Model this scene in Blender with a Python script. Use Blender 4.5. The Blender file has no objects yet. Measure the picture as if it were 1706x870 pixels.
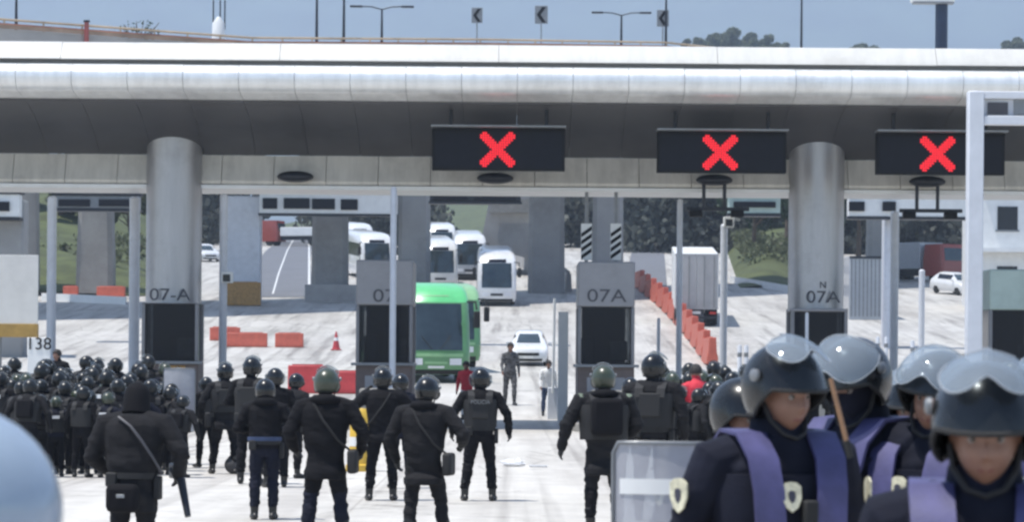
import bpy, math, random
import numpy as np
from mathutils import Vector, Matrix, noise
random.seed(7)
R = math.radians
PI = math.pi
scene = bpy.context.scene
COL = scene.collection
V = Vector

# ------------------------------------------------------------------ camera model of the photograph
FPX, PCX, HOR, CAMH, ROLL = 4800.0, 853.0, 600.0, 1.8, R(0.45)
cr, sr = math.cos(ROLL), math.sin(ROLL)
def S(Y): return FPX / Y
def at(px, py, Y):
    dx, dy = px - PCX, py - HOR
    u = dx * cr + dy * sr; v = -dx * sr + dy * cr
    return V((u / S(Y), Y, CAMH - v / S(Y)))
def gx(px, Y, py=620): return at(px, py, Y).x

_Y = np.array([-100, 84, 107, 135, 160, 185, 230, 300, 400, 600, 900, 1500, 9000.])
_Z = np.array([0, 0, 1.0, 1.45, 3.2, 5.1, 8.5, 13, 18.5, 26, 34, 40, 44.])
def zg(Y):
    return float(np.mean([np.interp(Y + d, _Y, _Z) for d in (-5, -2.5, 0, 2.5, 5)]))

# ------------------------------------------------------------------ materials
def M(name, col, rough=0.6, metal=0.0, var=0.12, scale=4.0, bump=0.0, bscale=60.0, coat=0.0, spec=0.5, dirt=0.0, stretch=None):
    m = bpy.data.materials.new(name); m.use_nodes = True
    nt = m.node_tree; N = nt.nodes; L = nt.links
    b = N['Principled BSDF']
    b.inputs['Roughness'].default_value = rough; b.inputs['Metallic'].default_value = metal
    b.inputs['Coat Weight'].default_value = coat; b.inputs['Specular IOR Level'].default_value = spec
    tc = N.new('ShaderNodeTexCoord')
    mp = N.new('ShaderNodeMapping'); L.new(tc.outputs['Object'], mp.inputs['Vector'])
    if stretch: mp.inputs['Scale'].default_value = stretch
    nz = N.new('ShaderNodeTexNoise'); nz.inputs['Scale'].default_value = scale; nz.inputs['Detail'].default_value = 5; nz.inputs['Roughness'].default_value = 0.62
    L.new(mp.outputs['Vector'], nz.inputs['Vector'])
    rp = N.new('ShaderNodeValToRGB')
    rp.color_ramp.elements[0].position = 0.3; rp.color_ramp.elements[1].position = 0.7
    rp.color_ramp.elements[0].color = [c * (1 - var) for c in col] + [1]
    rp.color_ramp.elements[1].color = [min(1, c * (1 + var)) for c in col] + [1]
    L.new(nz.outputs['Fac'], rp.inputs['Fac'])
    out = rp.outputs['Color']
    if dirt > 0:
        n2 = N.new('ShaderNodeTexNoise'); n2.inputs['Scale'].default_value = scale * 0.37; n2.inputs['Detail'].default_value = 8; n2.inputs['Roughness'].default_value = 0.75
        L.new(tc.outputs['Object'], n2.inputs['Vector'])
        r2 = N.new('ShaderNodeValToRGB'); r2.color_ramp.elements[0].position = 0.52; r2.color_ramp.elements[1].position = 0.72
        r2.color_ramp.elements[0].color = (0, 0, 0, 1); r2.color_ramp.elements[1].color = (dirt, dirt, dirt, 1)
        L.new(n2.outputs['Fac'], r2.inputs['Fac'])
        mx = N.new('ShaderNodeMixRGB'); mx.inputs[2].default_value = (0.11, 0.095, 0.08, 1)
        L.new(r2.outputs['Color'], mx.inputs[0]); L.new(out, mx.inputs[1]); out = mx.outputs[0]
    L.new(out, b.inputs['Base Color'])
    mr = N.new('ShaderNodeMapRange'); mr.inputs['To Min'].default_value = max(0, rough - 0.08); mr.inputs['To Max'].default_value = min(1, rough + 0.1)
    L.new(nz.outputs['Fac'], mr.inputs['Value']); L.new(mr.outputs['Result'], b.inputs['Roughness'])
    if bump > 0:
        n3 = N.new('ShaderNodeTexNoise'); n3.inputs['Scale'].default_value = bscale; n3.inputs['Detail'].default_value = 4
        L.new(tc.outputs['Object'], n3.inputs['Vector'])
        bp = N.new('ShaderNodeBump'); bp.inputs['Strength'].default_value = bump; bp.inputs['Distance'].default_value = 0.02
        L.new(n3.outputs['Fac'], bp.inputs['Height']); L.new(bp.outputs['Normal'], b.inputs['Normal'])
    return m

def clear(name, tint, opacity, rough=0.08):
    """clear plastic: part of the light passes, part is scattered and reflected"""
    m = bpy.data.materials.new(name); m.use_nodes = True
    N = m.node_tree.nodes; L = m.node_tree.links
    b = N['Principled BSDF']; b.inputs['Base Color'].default_value = (*tint, 1); b.inputs['Roughness'].default_value = rough
    b.inputs['Coat Weight'].default_value = 0.6
    t = N.new('ShaderNodeBsdfTransparent'); t.inputs['Color'].default_value = (0.85, 0.9, 0.93, 1)
    nz = N.new('ShaderNodeTexNoise'); nz.inputs['Scale'].default_value = 9; nz.inputs['Detail'].default_value = 4
    tc = N.new('ShaderNodeTexCoord'); L.new(tc.outputs['Object'], nz.inputs['Vector'])
    mr = N.new('ShaderNodeMapRange'); mr.inputs['To Min'].default_value = opacity - 0.12; mr.inputs['To Max'].default_value = opacity + 0.12
    L.new(nz.outputs['Fac'], mr.inputs['Value'])
    mx = N.new('ShaderNodeMixShader'); L.new(mr.outputs['Result'], mx.inputs[0])
    L.new(t.outputs[0], mx.inputs[1]); L.new(b.outputs[0], mx.inputs[2])
    L.new(mx.outputs[0], N['Material Output'].inputs['Surface'])
    return m

def emis(name, col, st):
    m = bpy.data.materials.new(name); m.use_nodes = True
    b = m.node_tree.nodes['Principled BSDF']; b.inputs['Base Color'].default_value = (*col, 1)
    b.inputs['Emission Color'].default_value = (*col, 1); b.inputs['Emission Strength'].default_value = st
    return m

MT = dict(
    black=M('black_cloth', (0.008, 0.008, 0.010), 0.85, var=0.3, scale=6, bump=0.25, bscale=160, spec=0.15),
    navy=M('navy_cloth', (0.011, 0.0125, 0.022), 0.85, var=0.3, scale=6, bump=0.25, bscale=160, spec=0.15),
    charcoal=M('charcoal_cloth', (0.015, 0.015, 0.017), 0.85, var=0.25, scale=6, bump=0.25, bscale=160, spec=0.15),
    bluenavy=M('blue_navy_cloth', (0.05, 0.07, 0.13), 0.85, var=0.25, scale=6, bump=0.25, bscale=160, spec=0.15),
    webbing=M('webbing', (0.011, 0.011, 0.012), 0.7, var=0.2, bump=0.3, bscale=150),
    violet=M('violet_panel', (0.052, 0.050, 0.135), 0.6, var=0.35, scale=7, bump=0.12, bscale=120),
    badge=M('badge_cream', (0.55, 0.52, 0.38), 0.6, var=0.35, scale=40),
    badgedark=M('badge_ink', (0.03, 0.03, 0.05), 0.6),
    hivis=M('hivis_strip', (0.45, 0.55, 0.12), 0.5, var=0.15),
    boot=M('boot_leather', (0.012, 0.011, 0.01), 0.45, var=0.3, scale=15),
    glove=M('glove', (0.015, 0.015, 0.016), 0.7),
    skin=M('skin', (0.20, 0.105, 0.072), 0.5, var=0.14, scale=14, bump=0.12, bscale=160),
    lips=M('lips', (0.16, 0.06, 0.05), 0.45),
    hair=M('hair', (0.012, 0.009, 0.008), 0.55, var=0.4, scale=40, bump=0.6, bscale=120),
    eyewhite=M('eye_white', (0.20, 0.18, 0.17), 0.3, var=0.03), iris=M('iris', (0.03, 0.018, 0.012), 0.15),
    shell=M('helmet_shell', (0.009, 0.010, 0.011), 0.26, var=0.3, scale=9, coat=0.25, spec=0.35),
    shellmatte=M('helmet_shell_worn', (0.012, 0.013, 0.013), 0.31, var=0.35, scale=12, spec=0.45),
    olive=M('helmet_olive', (0.035, 0.045, 0.026), 0.33, var=0.3, scale=9, coat=0.3),
    rubber=M('rubber', (0.012, 0.012, 0.012), 0.75, var=0.3),
    visor=clear('visor', (0.28, 0.32, 0.36), 0.42, 0.05),
    visoredge=M('visor_edge', (0.30, 0.32, 0.34), 0.25, var=0.1, coat=0.5),
    visorsky=clear('visor_sky_reflection', (0.34, 0.42, 0.52), 0.74),  # blue sky reflection put into the colour of the plastic
    shieldclear=clear('shield_plastic', (0.50, 0.50, 0.54), 0.62, 0.2),
    white=M('white_paint', (0.76, 0.76, 0.74), 0.45, var=0.06, scale=2, dirt=0.12),
    polewhite=M('pole_paint', (0.60, 0.62, 0.66), 0.45, var=0.07, scale=3, dirt=0.15),
    fascia=M('fascia_white', (0.56, 0.55, 0.515), 0.45, var=0.07, scale=1.6, dirt=0.18, stretch=(2.5, 1, .3)),
    boothglass=clear('booth_glass', (0.008, 0.010, 0.018), 0.6, 0.15),
    interior=M('booth_interior', (0.018, 0.018, 0.024), 0.8),
    cream=M('cream_panel', (0.58, 0.555, 0.50), 0.5, var=0.12, scale=1.6, dirt=0.3, stretch=(2.5, 1, .3)),
    nose=M('aluminium_cladding', (0.80, 0.81, 0.80), 0.34, metal=0.35, var=0.11, scale=1.5, dirt=0.22, stretch=(2.5, 1, .4)),
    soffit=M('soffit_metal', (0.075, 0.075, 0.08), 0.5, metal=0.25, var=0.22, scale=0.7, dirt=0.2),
    groove=M('gutter', (0.24, 0.24, 0.24), 0.6),
    column=M('column_cladding', (0.40, 0.395, 0.40), 0.38, metal=0.65, var=0.10, scale=1.6, dirt=0.25, stretch=(3, 3, .35)),
    booth=M('booth_panel', (0.27, 0.27, 0.28), 0.5, var=0.08, scale=1.5, dirt=0.25),
    boothbase=M('booth_base', (0.13, 0.10, 0.09), 0.65, var=0.25, scale=2, dirt=0.4),
    boothframe=M('booth_frame', (0.20, 0.20, 0.21), 0.45, metal=0.4, var=0.1),
    rust=M('orange_stain', (0.36, 0.20, 0.06), 0.7, var=0.3, scale=6),
    glass=M('dark_glass', (0.010, 0.012, 0.020), 0.12, var=0.3, scale=1.0, spec=0.3),
    wind=M('windscreen', (0.032, 0.048, 0.058), 0.07, var=0.35, scale=0.9, spec=0.7),
    panelink=M('lettering_grey', (0.06, 0.06, 0.07), 0.5, var=0.1),
    signbox=M('sign_box', (0.008, 0.0085, 0.01), 0.6, var=0.2, scale=2, spec=0.2),
    signface=M('sign_face', (0.008, 0.009, 0.014), 0.5, var=0.2, scale=3, spec=0.2),
    led=emis('red_led', (1.0, 0.016, 0.03), 0.48),
    concrete=M('concrete', (0.36, 0.345, 0.325), 0.85, var=0.14, scale=0.6, bump=0.3, bscale=20, dirt=0.35),
    pier=M('pier_concrete', (0.30, 0.295, 0.285), 0.85, var=0.13, scale=0.5, bump=0.3, bscale=12, dirt=0.4),
    deck=M('deck_concrete', (0.40, 0.375, 0.345), 0.85, var=0.15, scale=0.4, bump=0.2, bscale=12, dirt=0.45),
    kerb=M('kerb_concrete', (0.25, 0.24, 0.22), 0.85, var=0.2, scale=1.5, bump=0.3, bscale=25, dirt=0.5),
    asphalt=M('asphalt', (0.16, 0.165, 0.18), 0.85, var=0.12, scale=0.5, bump=0.3, bscale=30),
    roadline=M('road_line', (0.70, 0.70, 0.68), 0.6, var=0.15, scale=4),
    orange=M('orange_plastic', (0.52, 0.115, 0.07), 0.5, var=0.15, scale=3, dirt=0.1),
    redb=M('red_plastic', (0.48, 0.05, 0.055), 0.5, var=0.15, scale=3, dirt=0.1),
    rail=M('rail_orange', (0.52, 0.20, 0.10), 0.6, var=0.3, scale=0.4),
    netting=M('faded_netting', (0.42, 0.29, 0.20), 0.8, var=0.45, scale=0.25),
    railpale=M('rail_pale', (0.50, 0.38, 0.25), 0.6, var=0.3, scale=0.4),
    darksteel=M('dark_steel', (0.03, 0.033, 0.04), 0.45, metal=0.5, var=0.2),
    navysteel=M('navy_steel', (0.02, 0.035, 0.07), 0.45, var=0.2),
    greysteel=M('grey_steel', (0.22, 0.23, 0.24), 0.45, metal=0.4, var=0.15),
    green=M('bus_green', (0.12, 0.55, 0.20), 0.3, var=0.06, coat=0.5, dirt=0.08),
    greenlow=M('bus_low_green', (0.11, 0.28, 0.12), 0.32, var=0.08, coat=0.5, dirt=0.15),
    greenpale=M('bus_pale_green', (0.26, 0.48, 0.24), 0.32, var=0.06, coat=0.4),
    carwhite=M('car_white', (0.74, 0.74, 0.73), 0.28, var=0.04, coat=0.6, dirt=0.06),
    busgrey=M('bus_grey', (0.42, 0.44, 0.47), 0.3, var=0.05, coat=0.5, dirt=0.08),
    boxshade=M('trailer_shade_grey', (0.42, 0.41, 0.40), 0.5, var=0.08, scale=1.2, dirt=0.3),  # shaded rear of the white box lorry, shade put into a greyer colour
    lens=M('lamp_lens', (0.75, 0.76, 0.78), 0.12, var=0.05), redlens=M('red_lens', (0.45, 0.02, 0.015), 0.2),
    truckred=M('truck_red', (0.30, 0.055, 0.04), 0.35, var=0.1, coat=0.3),
    bark=M('bark', (0.10, 0.075, 0.055), 0.9, var=0.3, scale=5, bump=0.6, bscale=12),
    leaf=M('leaf', (0.125, 0.14, 0.075), 0.6, var=0.5, scale=0.6), leafd=M('leaf_dark', (0.035, 0.065, 0.03), 0.6, var=0.5, scale=0.3),
    leafhaze=M('leaf_haze_grey', (0.11, 0.12, 0.105), 0.6, var=0.5, scale=0.12),  # wood foliage greyed: distance haze put into the leaf colour
    grassm=M('grass_slope', (0.075, 0.09, 0.03), 0.9, var=0.4, scale=0.5, bump=0.5, bscale=8),
    yellow=M('yellow_plastic', (0.62, 0.40, 0.05), 0.45, var=0.12, scale=5, dirt=0.15),
    redshirt=M('red_shirt', (0.55, 0.03, 0.05), 0.8, var=0.15, bump=0.3, bscale=70),
    whiteshirt=M('white_shirt', (0.72, 0.72, 0.72), 0.8, var=0.06, bump=0.3, bscale=70),
    greytrouser=M('mottled_trousers', (0.085, 0.085, 0.09), 0.85, var=0.85, scale=14, bump=0.3, bscale=70),
    camo=M('mottled_grey_green', (0.12, 0.15, 0.11), 0.8, var=0.9, scale=16, bump=0.3, bscale=70),
    wood=M('baton_wood', (0.26, 0.14, 0.07), 0.5, var=0.25, scale=9),
    bag=M('bag_cloth', (0.05, 0.05, 0.055), 0.8, var=0.3, bump=0.4),
    paper=M('crumpled_plastic', (0.7, 0.7, 0.7), 0.4, var=0.1, bump=0.6, bscale=30),
    ochre=M('ochre_strip', (0.42, 0.27, 0.08), 0.7, var=0.2, scale=3),
    teal=M('pale_green_paint', (0.38, 0.47, 0.43), 0.5, var=0.1, scale=2, dirt=0.15),
    rock=M('mountain_forest', (0.035, 0.05, 0.03), 0.95, var=0.6, scale=0.006),
)
for n_ in MT['boothglass'].node_tree.nodes:
    if n_.type == 'BSDF_PRINCIPLED': n_.inputs['Coat Weight'].default_value = 0; n_.inputs['Specular IOR Level'].default_value = .2
for k_ in ('leaf', 'leafd', 'leafhaze'):
    nt_ = MT[k_].node_tree; pb = nt_.nodes['Principled BSDF']; tr_ = nt_.nodes.new('ShaderNodeBsdfTranslucent'); mx_ = nt_.nodes.new('ShaderNodeMixShader'); mx_.inputs[0].default_value = .45
    src_ = pb.inputs['Base Color'].links[0].from_socket; nt_.links.new(src_, tr_.inputs['Color'])
    nt_.links.new(pb.outputs[0], mx_.inputs[1]); nt_.links.new(tr_.outputs[0], mx_.inputs[2]); nt_.links.new(mx_.outputs[0], nt_.nodes['Material Output'].inputs['Surface'])
# ground: concrete plaza with slab joints, tyre streaks, blotches
def ground_mat():
    m = bpy.data.materials.new('plaza_concrete'); m.use_nodes = True
    N = m.node_tree.nodes; L = m.node_tree.links; b = N['Principled BSDF']; b.inputs['Roughness'].default_value = 0.85
    b.inputs['Specular IOR Level'].default_value = 0.3
    tc = N.new('ShaderNodeTexCoord')
    def nz(sc, det=6, rgh=0.65, st=None):
        n = N.new('ShaderNodeTexNoise'); n.inputs['Scale'].default_value = sc; n.inputs['Detail'].default_value = det; n.inputs['Roughness'].default_value = rgh
        if st:
            mp = N.new('ShaderNodeMapping'); mp.inputs['Scale'].default_value = st
            L.new(tc.outputs['Object'], mp.inputs['Vector']); L.new(mp.outputs['Vector'], n.inputs['Vector'])
        else: L.new(tc.outputs['Object'], n.inputs['Vector'])
        return n.outputs['Fac']
    def ramp(f, a, c0, bb, c1):
        r = N.new('ShaderNodeValToRGB'); e = r.color_ramp.elements
        e[0].position = a; e[0].color = (*c0, 1); e[1].position = bb; e[1].color = (*c1, 1); L.new(f, r.inputs['Fac']); return r.outputs['Color']
    def mul(a, c):
        x = N.new('ShaderNodeMixRGB'); x.blend_type = 'MULTIPLY'; x.inputs[0].default_value = 1; L.new(a, x.inputs[1]); L.new(c, x.inputs[2]); return x.outputs[0]
    base = ramp(nz(0.16), 0.3, (0.50, 0.48, 0.445), 0.7, (0.62, 0.60, 0.56))
    c = mul(base, ramp(nz(1.6, 8), 0.35, (0.86, 0.86, 0.86), 0.6, (1, 1, 1)))
    c = mul(c, ramp(nz(1.0, 5, 0.6, (0.9, 0.03, 1)), 0.38, (0.80, 0.79, 0.79), 0.58, (1, 1, 1)))
    c = mul(c, ramp(nz(0.5, 8, 0.8), 0.34, (0.55, 0.54, 0.53), 0.43, (1, 1, 1)))
    c = mul(c, ramp(nz(1.0, 4, 0.55, (1.6, 0.012, 1)), 0.34, (0.66, 0.65, 0.65), 0.46, (1, 1, 1)))
    vo = N.new('ShaderNodeTexVoronoi'); vo.feature = 'DISTANCE_TO_EDGE'; vo.inputs['Scale'].default_value = 0.22; L.new(tc.outputs['Object'], vo.inputs['Vector'])
    c = mul(c, ramp(vo.outputs['Distance'], 0.0, (0.6, 0.59, 0.58), 0.006, (1, 1, 1)))
    br = N.new('ShaderNodeTexBrick'); br.inputs['Scale'].default_value = 1; br.offset = 0
    br.inputs['Brick Width'].default_value = 4.5; br.inputs['Row Height'].default_value = 5.5; br.inputs['Mortar Size'].default_value = 0.02
    br.inputs['Color1'].default_value = (1, 1, 1, 1); br.inputs['Color2'].default_value = (0.94, 0.94, 0.93, 1); br.inputs['Mortar'].default_value = (0.78, 0.77, 0.76, 1)
    mpb = N.new('ShaderNodeMapping'); mpb.inputs['Location'].default_value = (1.9, 0, 0); L.new(tc.outputs['Object'], mpb.inputs['Vector']); L.new(mpb.outputs['Vector'], br.inputs['Vector']); c = mul(c, br.outputs['Color'])
    L.new(c, b.inputs['Base Color'])
    bp = N.new('ShaderNodeBump'); bp.inputs['Strength'].default_value = 0.3; bp.inputs['Distance'].default_value = 0.02
    L.new(nz(14, 6), bp.inputs['Height']); L.new(bp.outputs['Normal'], b.inputs['Normal'])
    return m
MT['ground'] = ground_mat()

# ------------------------------------------------------------------ mesh building
class MB:
    def __init__(s): s.v = []; s.f = []; s.m = []; s.mats = []
    def mi(s, mat):
        mat = MT[mat] if isinstance(mat, str) else mat
        if mat not in s.mats: s.mats.append(mat)
        return s.mats.index(mat)
    def add(s, verts, faces, mat):
        k = len(s.v); i = s.mi(mat)
        s.v += [tuple(p) for p in verts]
        for f in faces: s.f.append(tuple(k + a for a in f)); s.m.append(i)
        return s
    def box(s, c, size, mat, rot=None):
        hx, hy, hz = (a / 2 for a in size); c = V(c)
        P = [V((x, y, z)) for x in (-hx, hx) for y in (-hy, hy) for z in (-hz, hz)]
        if rot is not None: P = [rot @ p for p in P]
        return s.add([c + p for p in P], [(0, 1, 3, 2), (4, 6, 7, 5), (0, 4, 5, 1), (2, 3, 7, 6), (0, 2, 6, 4), (1, 5, 7, 3)], mat)
    def span(s, x0, x1, y0, y1, z0, z1, mat): return s.box(((x0 + x1) / 2, (y0 + y1) / 2, (z0 + z1) / 2), (abs(x1 - x0), abs(y1 - y0), abs(z1 - z0)), mat)
    def loft(s, rings, mat, cap=True, closed=True):
        n = len(rings[0]); vv = [p for r in rings for p in r]; ff = []
        for i in range(len(rings) - 1):
            for j in range(n if closed else n - 1):
                a = i * n + j; b = i * n + (j + 1) % n
                ff.append((a, b, b + n, a + n))
        if cap and closed:
            ff.append(tuple(range(n - 1, -1, -1))); ff.append(tuple(range((len(rings) - 1) * n, len(rings) * n)))
        return s.add(vv, ff, mat)
    def tube(s, pts, r, mat, n=10, cap=True):
        pts = [V(p) for p in pts]; rr = r if isinstance(r, (list, tuple)) else [r] * len(pts)
        rings = []; prev = None
        for i, p in enumerate(pts):
            d = (pts[min(i + 1, len(pts) - 1)] - pts[max(i - 1, 0)]).normalized()
            if prev is None:
                a = d.orthogonal().normalized()
            else:
                a = (prev - d * prev.dot(d)).normalized()
            prev = a; b = d.cross(a)
            rings.append([p + (a * math.cos(t) + b * math.sin(t)) * rr[i] for t in (2 * PI * k / n for k in range(n))])
        return s.loft(rings, mat, cap)
    def lathe(s, prof, mat, c=(0, 0, 0), n=24, axis='z'):
        rings = []
        for (r, h) in prof:
            ring = []
            for k in range(n):
                t = 2 * PI * k / n; x, y = r * math.cos(t), r * math.sin(t)
                p = (x, y, h) if axis == 'z' else ((h, x, y) if axis == 'x' else (y, h, x))
                ring.append(V(p) + V(c))
            rings.append(ring)
        return s.loft(rings, mat)
    def prism(s, poly, y0, y1, mat):
        """polygon of (x, z) drawn counterclockwise seen from -Y, extruded along y"""
        return s.loft([[V((x, y0, z)) for x, z in poly], [V((x, y1, z)) for x, z in poly]], mat)
    def ball(s, c, r, mat, n=14, m=9):
        c = V(c); r = r if isinstance(r, (tuple, list)) else (r, r, r)
        rings = []
        for i in range(1, m):
            a = PI * i / m
            rings.append([c + V((r[0] * math.sin(a) * math.cos(2 * PI * k / n), r[1] * math.sin(a) * math.sin(2 * PI * k / n), -r[2] * math.cos(a))) for k in range(n)])
        return s.loft(rings, mat)
    def build(s, name, parent=None, loc=None, rot=None, sharp=38, bev=0.0):
        me = bpy.data.meshes.new(name); me.from_pydata(s.v, [], s.f)
        for m in s.mats: me.materials.append(m)
        me.polygons.foreach_set('material_index', s.m)
        me.polygons.foreach_set('use_smooth', [True] * len(s.f)); me.update()
        me.set_sharp_from_angle(angle=R(sharp))
        o = bpy.data.objects.new(name, me); COL.objects.link(o)
        if parent: o.parent = parent
        if loc is not None: o.location = loc
        if rot is not None: o.rotation_euler = rot
        if bev:
            b = o.modifiers.new('edge', 'BEVEL'); b.width = bev; b.segments = 2; b.limit_method = 'ANGLE'; b.angle_limit = R(40)
        return o

def tag(o, label=None, cat=None, group=None, kind=None):
    if label: o['label'] = label
    if cat: o['category'] = cat
    if group: o['group'] = group
    if kind: o['kind'] = kind
    return o
def thing(name, label, cat, loc=(0, 0, 0), rz=0, group=None):
    o = bpy.data.objects.new(name, None); COL.objects.link(o); o.empty_display_size = 0.2
    o.location = loc; o.rotation_euler = (0, 0, rz)
    return tag(o, label, cat, group)
def dup(root, loc, rz, label=None, group=None, scale=None):
    def cp(o, par):
        c = o.copy(); COL.objects.link(c)
        if par: c.parent = par
        for ch in kids.get(o.name, []): cp(ch, c)
        return c
    kids = {}
    def walk(o):
        for ch in o.children: kids.setdefault(o.name, []).append(ch); walk(ch)
    walk(root)
    r = cp(root, None); r.location = loc; r.rotation_euler = (0, 0, rz)
    if scale: r.scale = (scale,) * 3 if not isinstance(scale, tuple) else scale
    return tag(r, label, None, group)
def lettering(name, txt, size, mat, parent, loc, rot=(PI / 2, 0, 0), depth=0.006, sx=1.0):
    cu = bpy.data.curves.new(name, 'FONT'); cu.body = txt; cu.size = size; cu.align_x = 'CENTER'; cu.align_y = 'CENTER'; cu.extrude = depth
    o = bpy.data.objects.new(name, cu); COL.objects.link(o)
    bpy.context.view_layer.update()
    me = bpy.data.meshes.new_from_object(o.evaluated_get(bpy.context.evaluated_depsgraph_get()))
    bpy.data.objects.remove(o); bpy.data.curves.remove(cu)
    me.materials.clear(); me.materials.append(MT[mat])
    o = bpy.data.objects.new(name, me); COL.objects.link(o); o.parent = parent; o.location = loc; o.rotation_euler = rot; o.scale = (sx, 1, 1)
    return o

# ------------------------------------------------------------------ ground, road, mountain
def build_ground():
    ys = list(np.arange(-60, 60, 6.0)) + list(np.arange(60, 420, 2.5)) + [440, 480, 520, 560, 600, 700, 800, 900, 1200, 1500, 2000, 3000, 4600, 8800]
    xs = [-4400, -1500, -700, -300, -150] + list(np.arange(-80, 81, 5.0)) + [150, 300, 700, 1500, 4400]
    mb = MB(); nx = len(xs)
    vv = [(x, y, zg(y)) for y in ys for x in xs]
    ff = [(j * nx + i, j * nx + i + 1, (j + 1) * nx + i + 1, (j + 1) * nx + i) for j in range(len(ys) - 1) for i in range(nx - 1)]
    mb.add(vv, ff, 'ground'); tag(mb.build('ground', sharp=180), kind='structure')
build_ground()
def strip(name, path, mat, lift, kind='structure', thick=0.0):
    """a sheet following the ground: path = [(Y, x0, x1)]"""
    mb = MB(); rows = []
    ys = np.arange(path[0][0], path[-1][0] + 0.01, 2.5)
    for y in ys:
        x0 = float(np.interp(y, [p[0] for p in path], [p[1] for p in path])); x1 = float(np.interp(y, [p[0] for p in path], [p[2] for p in path]))
        rows.append([V((x0 + (x1 - x0) * k / 6, y, zg(y) + lift)) for k in range(7)])
    mb.loft(rows, mat, cap=False, closed=False)
    return tag(mb.build(name, sharp=180), kind=kind)
# grey approach road far left, and asphalt on the far right approach
strip('road', [(196, gx(385, 196), gx(520, 196)), (260, gx(425, 260), gx(515, 260)), (400, gx(470, 400), gx(520, 400))], 'asphalt', 0.03)
strip('road', [(215, gx(1040, 215), gx(1110, 215)), (300, gx(1050, 300), gx(1105, 300)), (400, gx(1045, 400), gx(1080, 400))], 'asphalt', 0.03)
for a, b in (((196, 512, 516), (400, 512, 514)), ((200, 452, 455), (400, 488, 489.5))):
    strip('road_marking', [(a[0], gx(a[1], a[0]), gx(a[2], a[0])), (b[0], gx(b[1], b[0]), gx(b[2], b[0]))], 'roadline', 0.034)

def mountain():
    mb = MB(); rows = []
    for i, y in enumerate(np.linspace(4600, 8600, 26)):
        t = i / 25; row = []
        for x in np.linspace(-4400, 4400, 110):
            n = noise.fractal(V((x * 0.0007, y * 0.0007, 3.1)), 1.0, 2.1, 5)
            n2 = noise.ridged_multi_fractal(V((x * 0.0016, y * 0.0016, 1.3)), 1.0, 2.0, 5, 1.0, 2.0)
            h = 40 + 1500 * (t ** 0.75) * (1 + 0.22 * n) + 130 * t * n2
            row.append(V((x, y, h)))
        rows.append(row)
    mb.loft(rows, 'rock', cap=False, closed=False)
    tag(mb.build('mountain', sharp=180), kind='structure')
mountain()

def mound(name, pts, mat):
    """grass bank: pts = [(Y, x0, x1, height)]"""
    mb = MB(); rows = []
    for y in np.arange(pts[0][0], pts[-1][0] + 0.1, 3.0):
        I = lambda k: float(np.interp(y, [p[0] for p in pts], [p[k] for p in pts]))
        x0, x1, h = I(1), I(2), I(3); row = []
        for k in range(25):
            t = k / 24; x = x0 + (x1 - x0) * t
            row.append(V((x, y, zg(y) - 0.1 + h * math.sin(PI * t) ** 0.8 * (1 + 0.25 * noise.noise(V((x * 0.2, y * 0.2, 0)))))))
        rows.append(row)
    mb.loft(rows, mat, cap=False, closed=False)
    return tag(mb.build(name, sharp=180), kind='structure')
mound('grass_embankment', [(196, gx(-260, 196), gx(300, 196), 0.4), (205, gx(-260, 205), gx(310, 205), 2.4), (250, gx(-260, 250), gx(330, 250), 5.0), (330, gx(-300, 330), gx(340, 330), 7)], 'grassm')
mound('grass_embankment', [(214, gx(1225, 214), gx(1320, 214), 0.3), (235, gx(1222, 235), gx(1330, 235), 1.2), (300, gx(1210, 300), gx(1400, 300), 3), (340, gx(1200, 340), gx(1420, 340), 4)], 'grassm')

# ------------------------------------------------------------------ trees
def leaves(mb, c, rad, n, size, mat, flat=0.0, rng=random):
    for _ in range(n):
        while True:
            p = V((rng.uniform(-1, 1), rng.uniform(-1, 1), rng.uniform(-1, 1)))
            if p.length < 1 and rng.random() < 0.25 + 0.75 * p.length: break
        q = V((c[0] + p.x * rad[0], c[1] + p.y * rad[1], c[2] + p.z * rad[2]))
        a = V((rng.gauss(0, 1), rng.gauss(0, 1), rng.gauss(0, 1))).normalized(); b = a.orthogonal().normalized()
        b.rotate(Matrix.Rotation(rng.uniform(0, 6.28), 3, a)); d = a.cross(b)
        s1 = size * rng.uniform(0.6, 1.4); s2 = s1 * rng.uniform(0.5, 0.9)
        mb.add([q - b * s1, q + d * s2, q + b * s1, q - d * s2], [(0, 1, 2, 3)], mat)
def tree(name, label, x, y, z, h, w, mat, group=None, seed=1, dens=1.0, leafsize=0.32, trunk_frac=0.35):
    rng = random.Random(seed)
    t = thing(name, label, 'tree', (x, y, z), 0, group)
    mb = MB(); top = V((rng.uniform(-.3, .3), rng.uniform(-.3, .3), h * 0.72))
    mb.tube([(0, 0, -0.3), (0.05, 0, h * 0.2), top * 0.6, top], [h * 0.025, h * 0.02, h * 0.014, h * 0.005], 'bark', 8)
    limbs = []
    for k in range(9):
        a = rng.uniform(0, 6.28); st = top * rng.uniform(0.4, 0.85)
        en = V((math.cos(a) * w * rng.uniform(.25, .42), math.sin(a) * w * rng.uniform(.25, .42), st.z + h * rng.uniform(0.08, 0.25)))
        mid = (st + en) / 2 + V((0, 0, h * 0.03)); limbs.append(en)
        mb.tube([st, mid, en], [h * 0.009, h * 0.006, h * 0.002], 'bark', 6)
    mb.build('trunk', t)
    cb = MB()
    for en in limbs + [top + V((0, 0, h * 0.12)), top]:
        for q in range(3):
            c = en + V((rng.gauss(0, w * .07), rng.gauss(0, w * .07), rng.gauss(0, h * .05)))
            r = w * rng.uniform(0.10, 0.19)
            leaves(cb, c, (r, r, r * 0.75), int(85 * dens), leafsize, mat, rng=rng)
    cb.build('crown', t, sharp=180)
    return t
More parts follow.
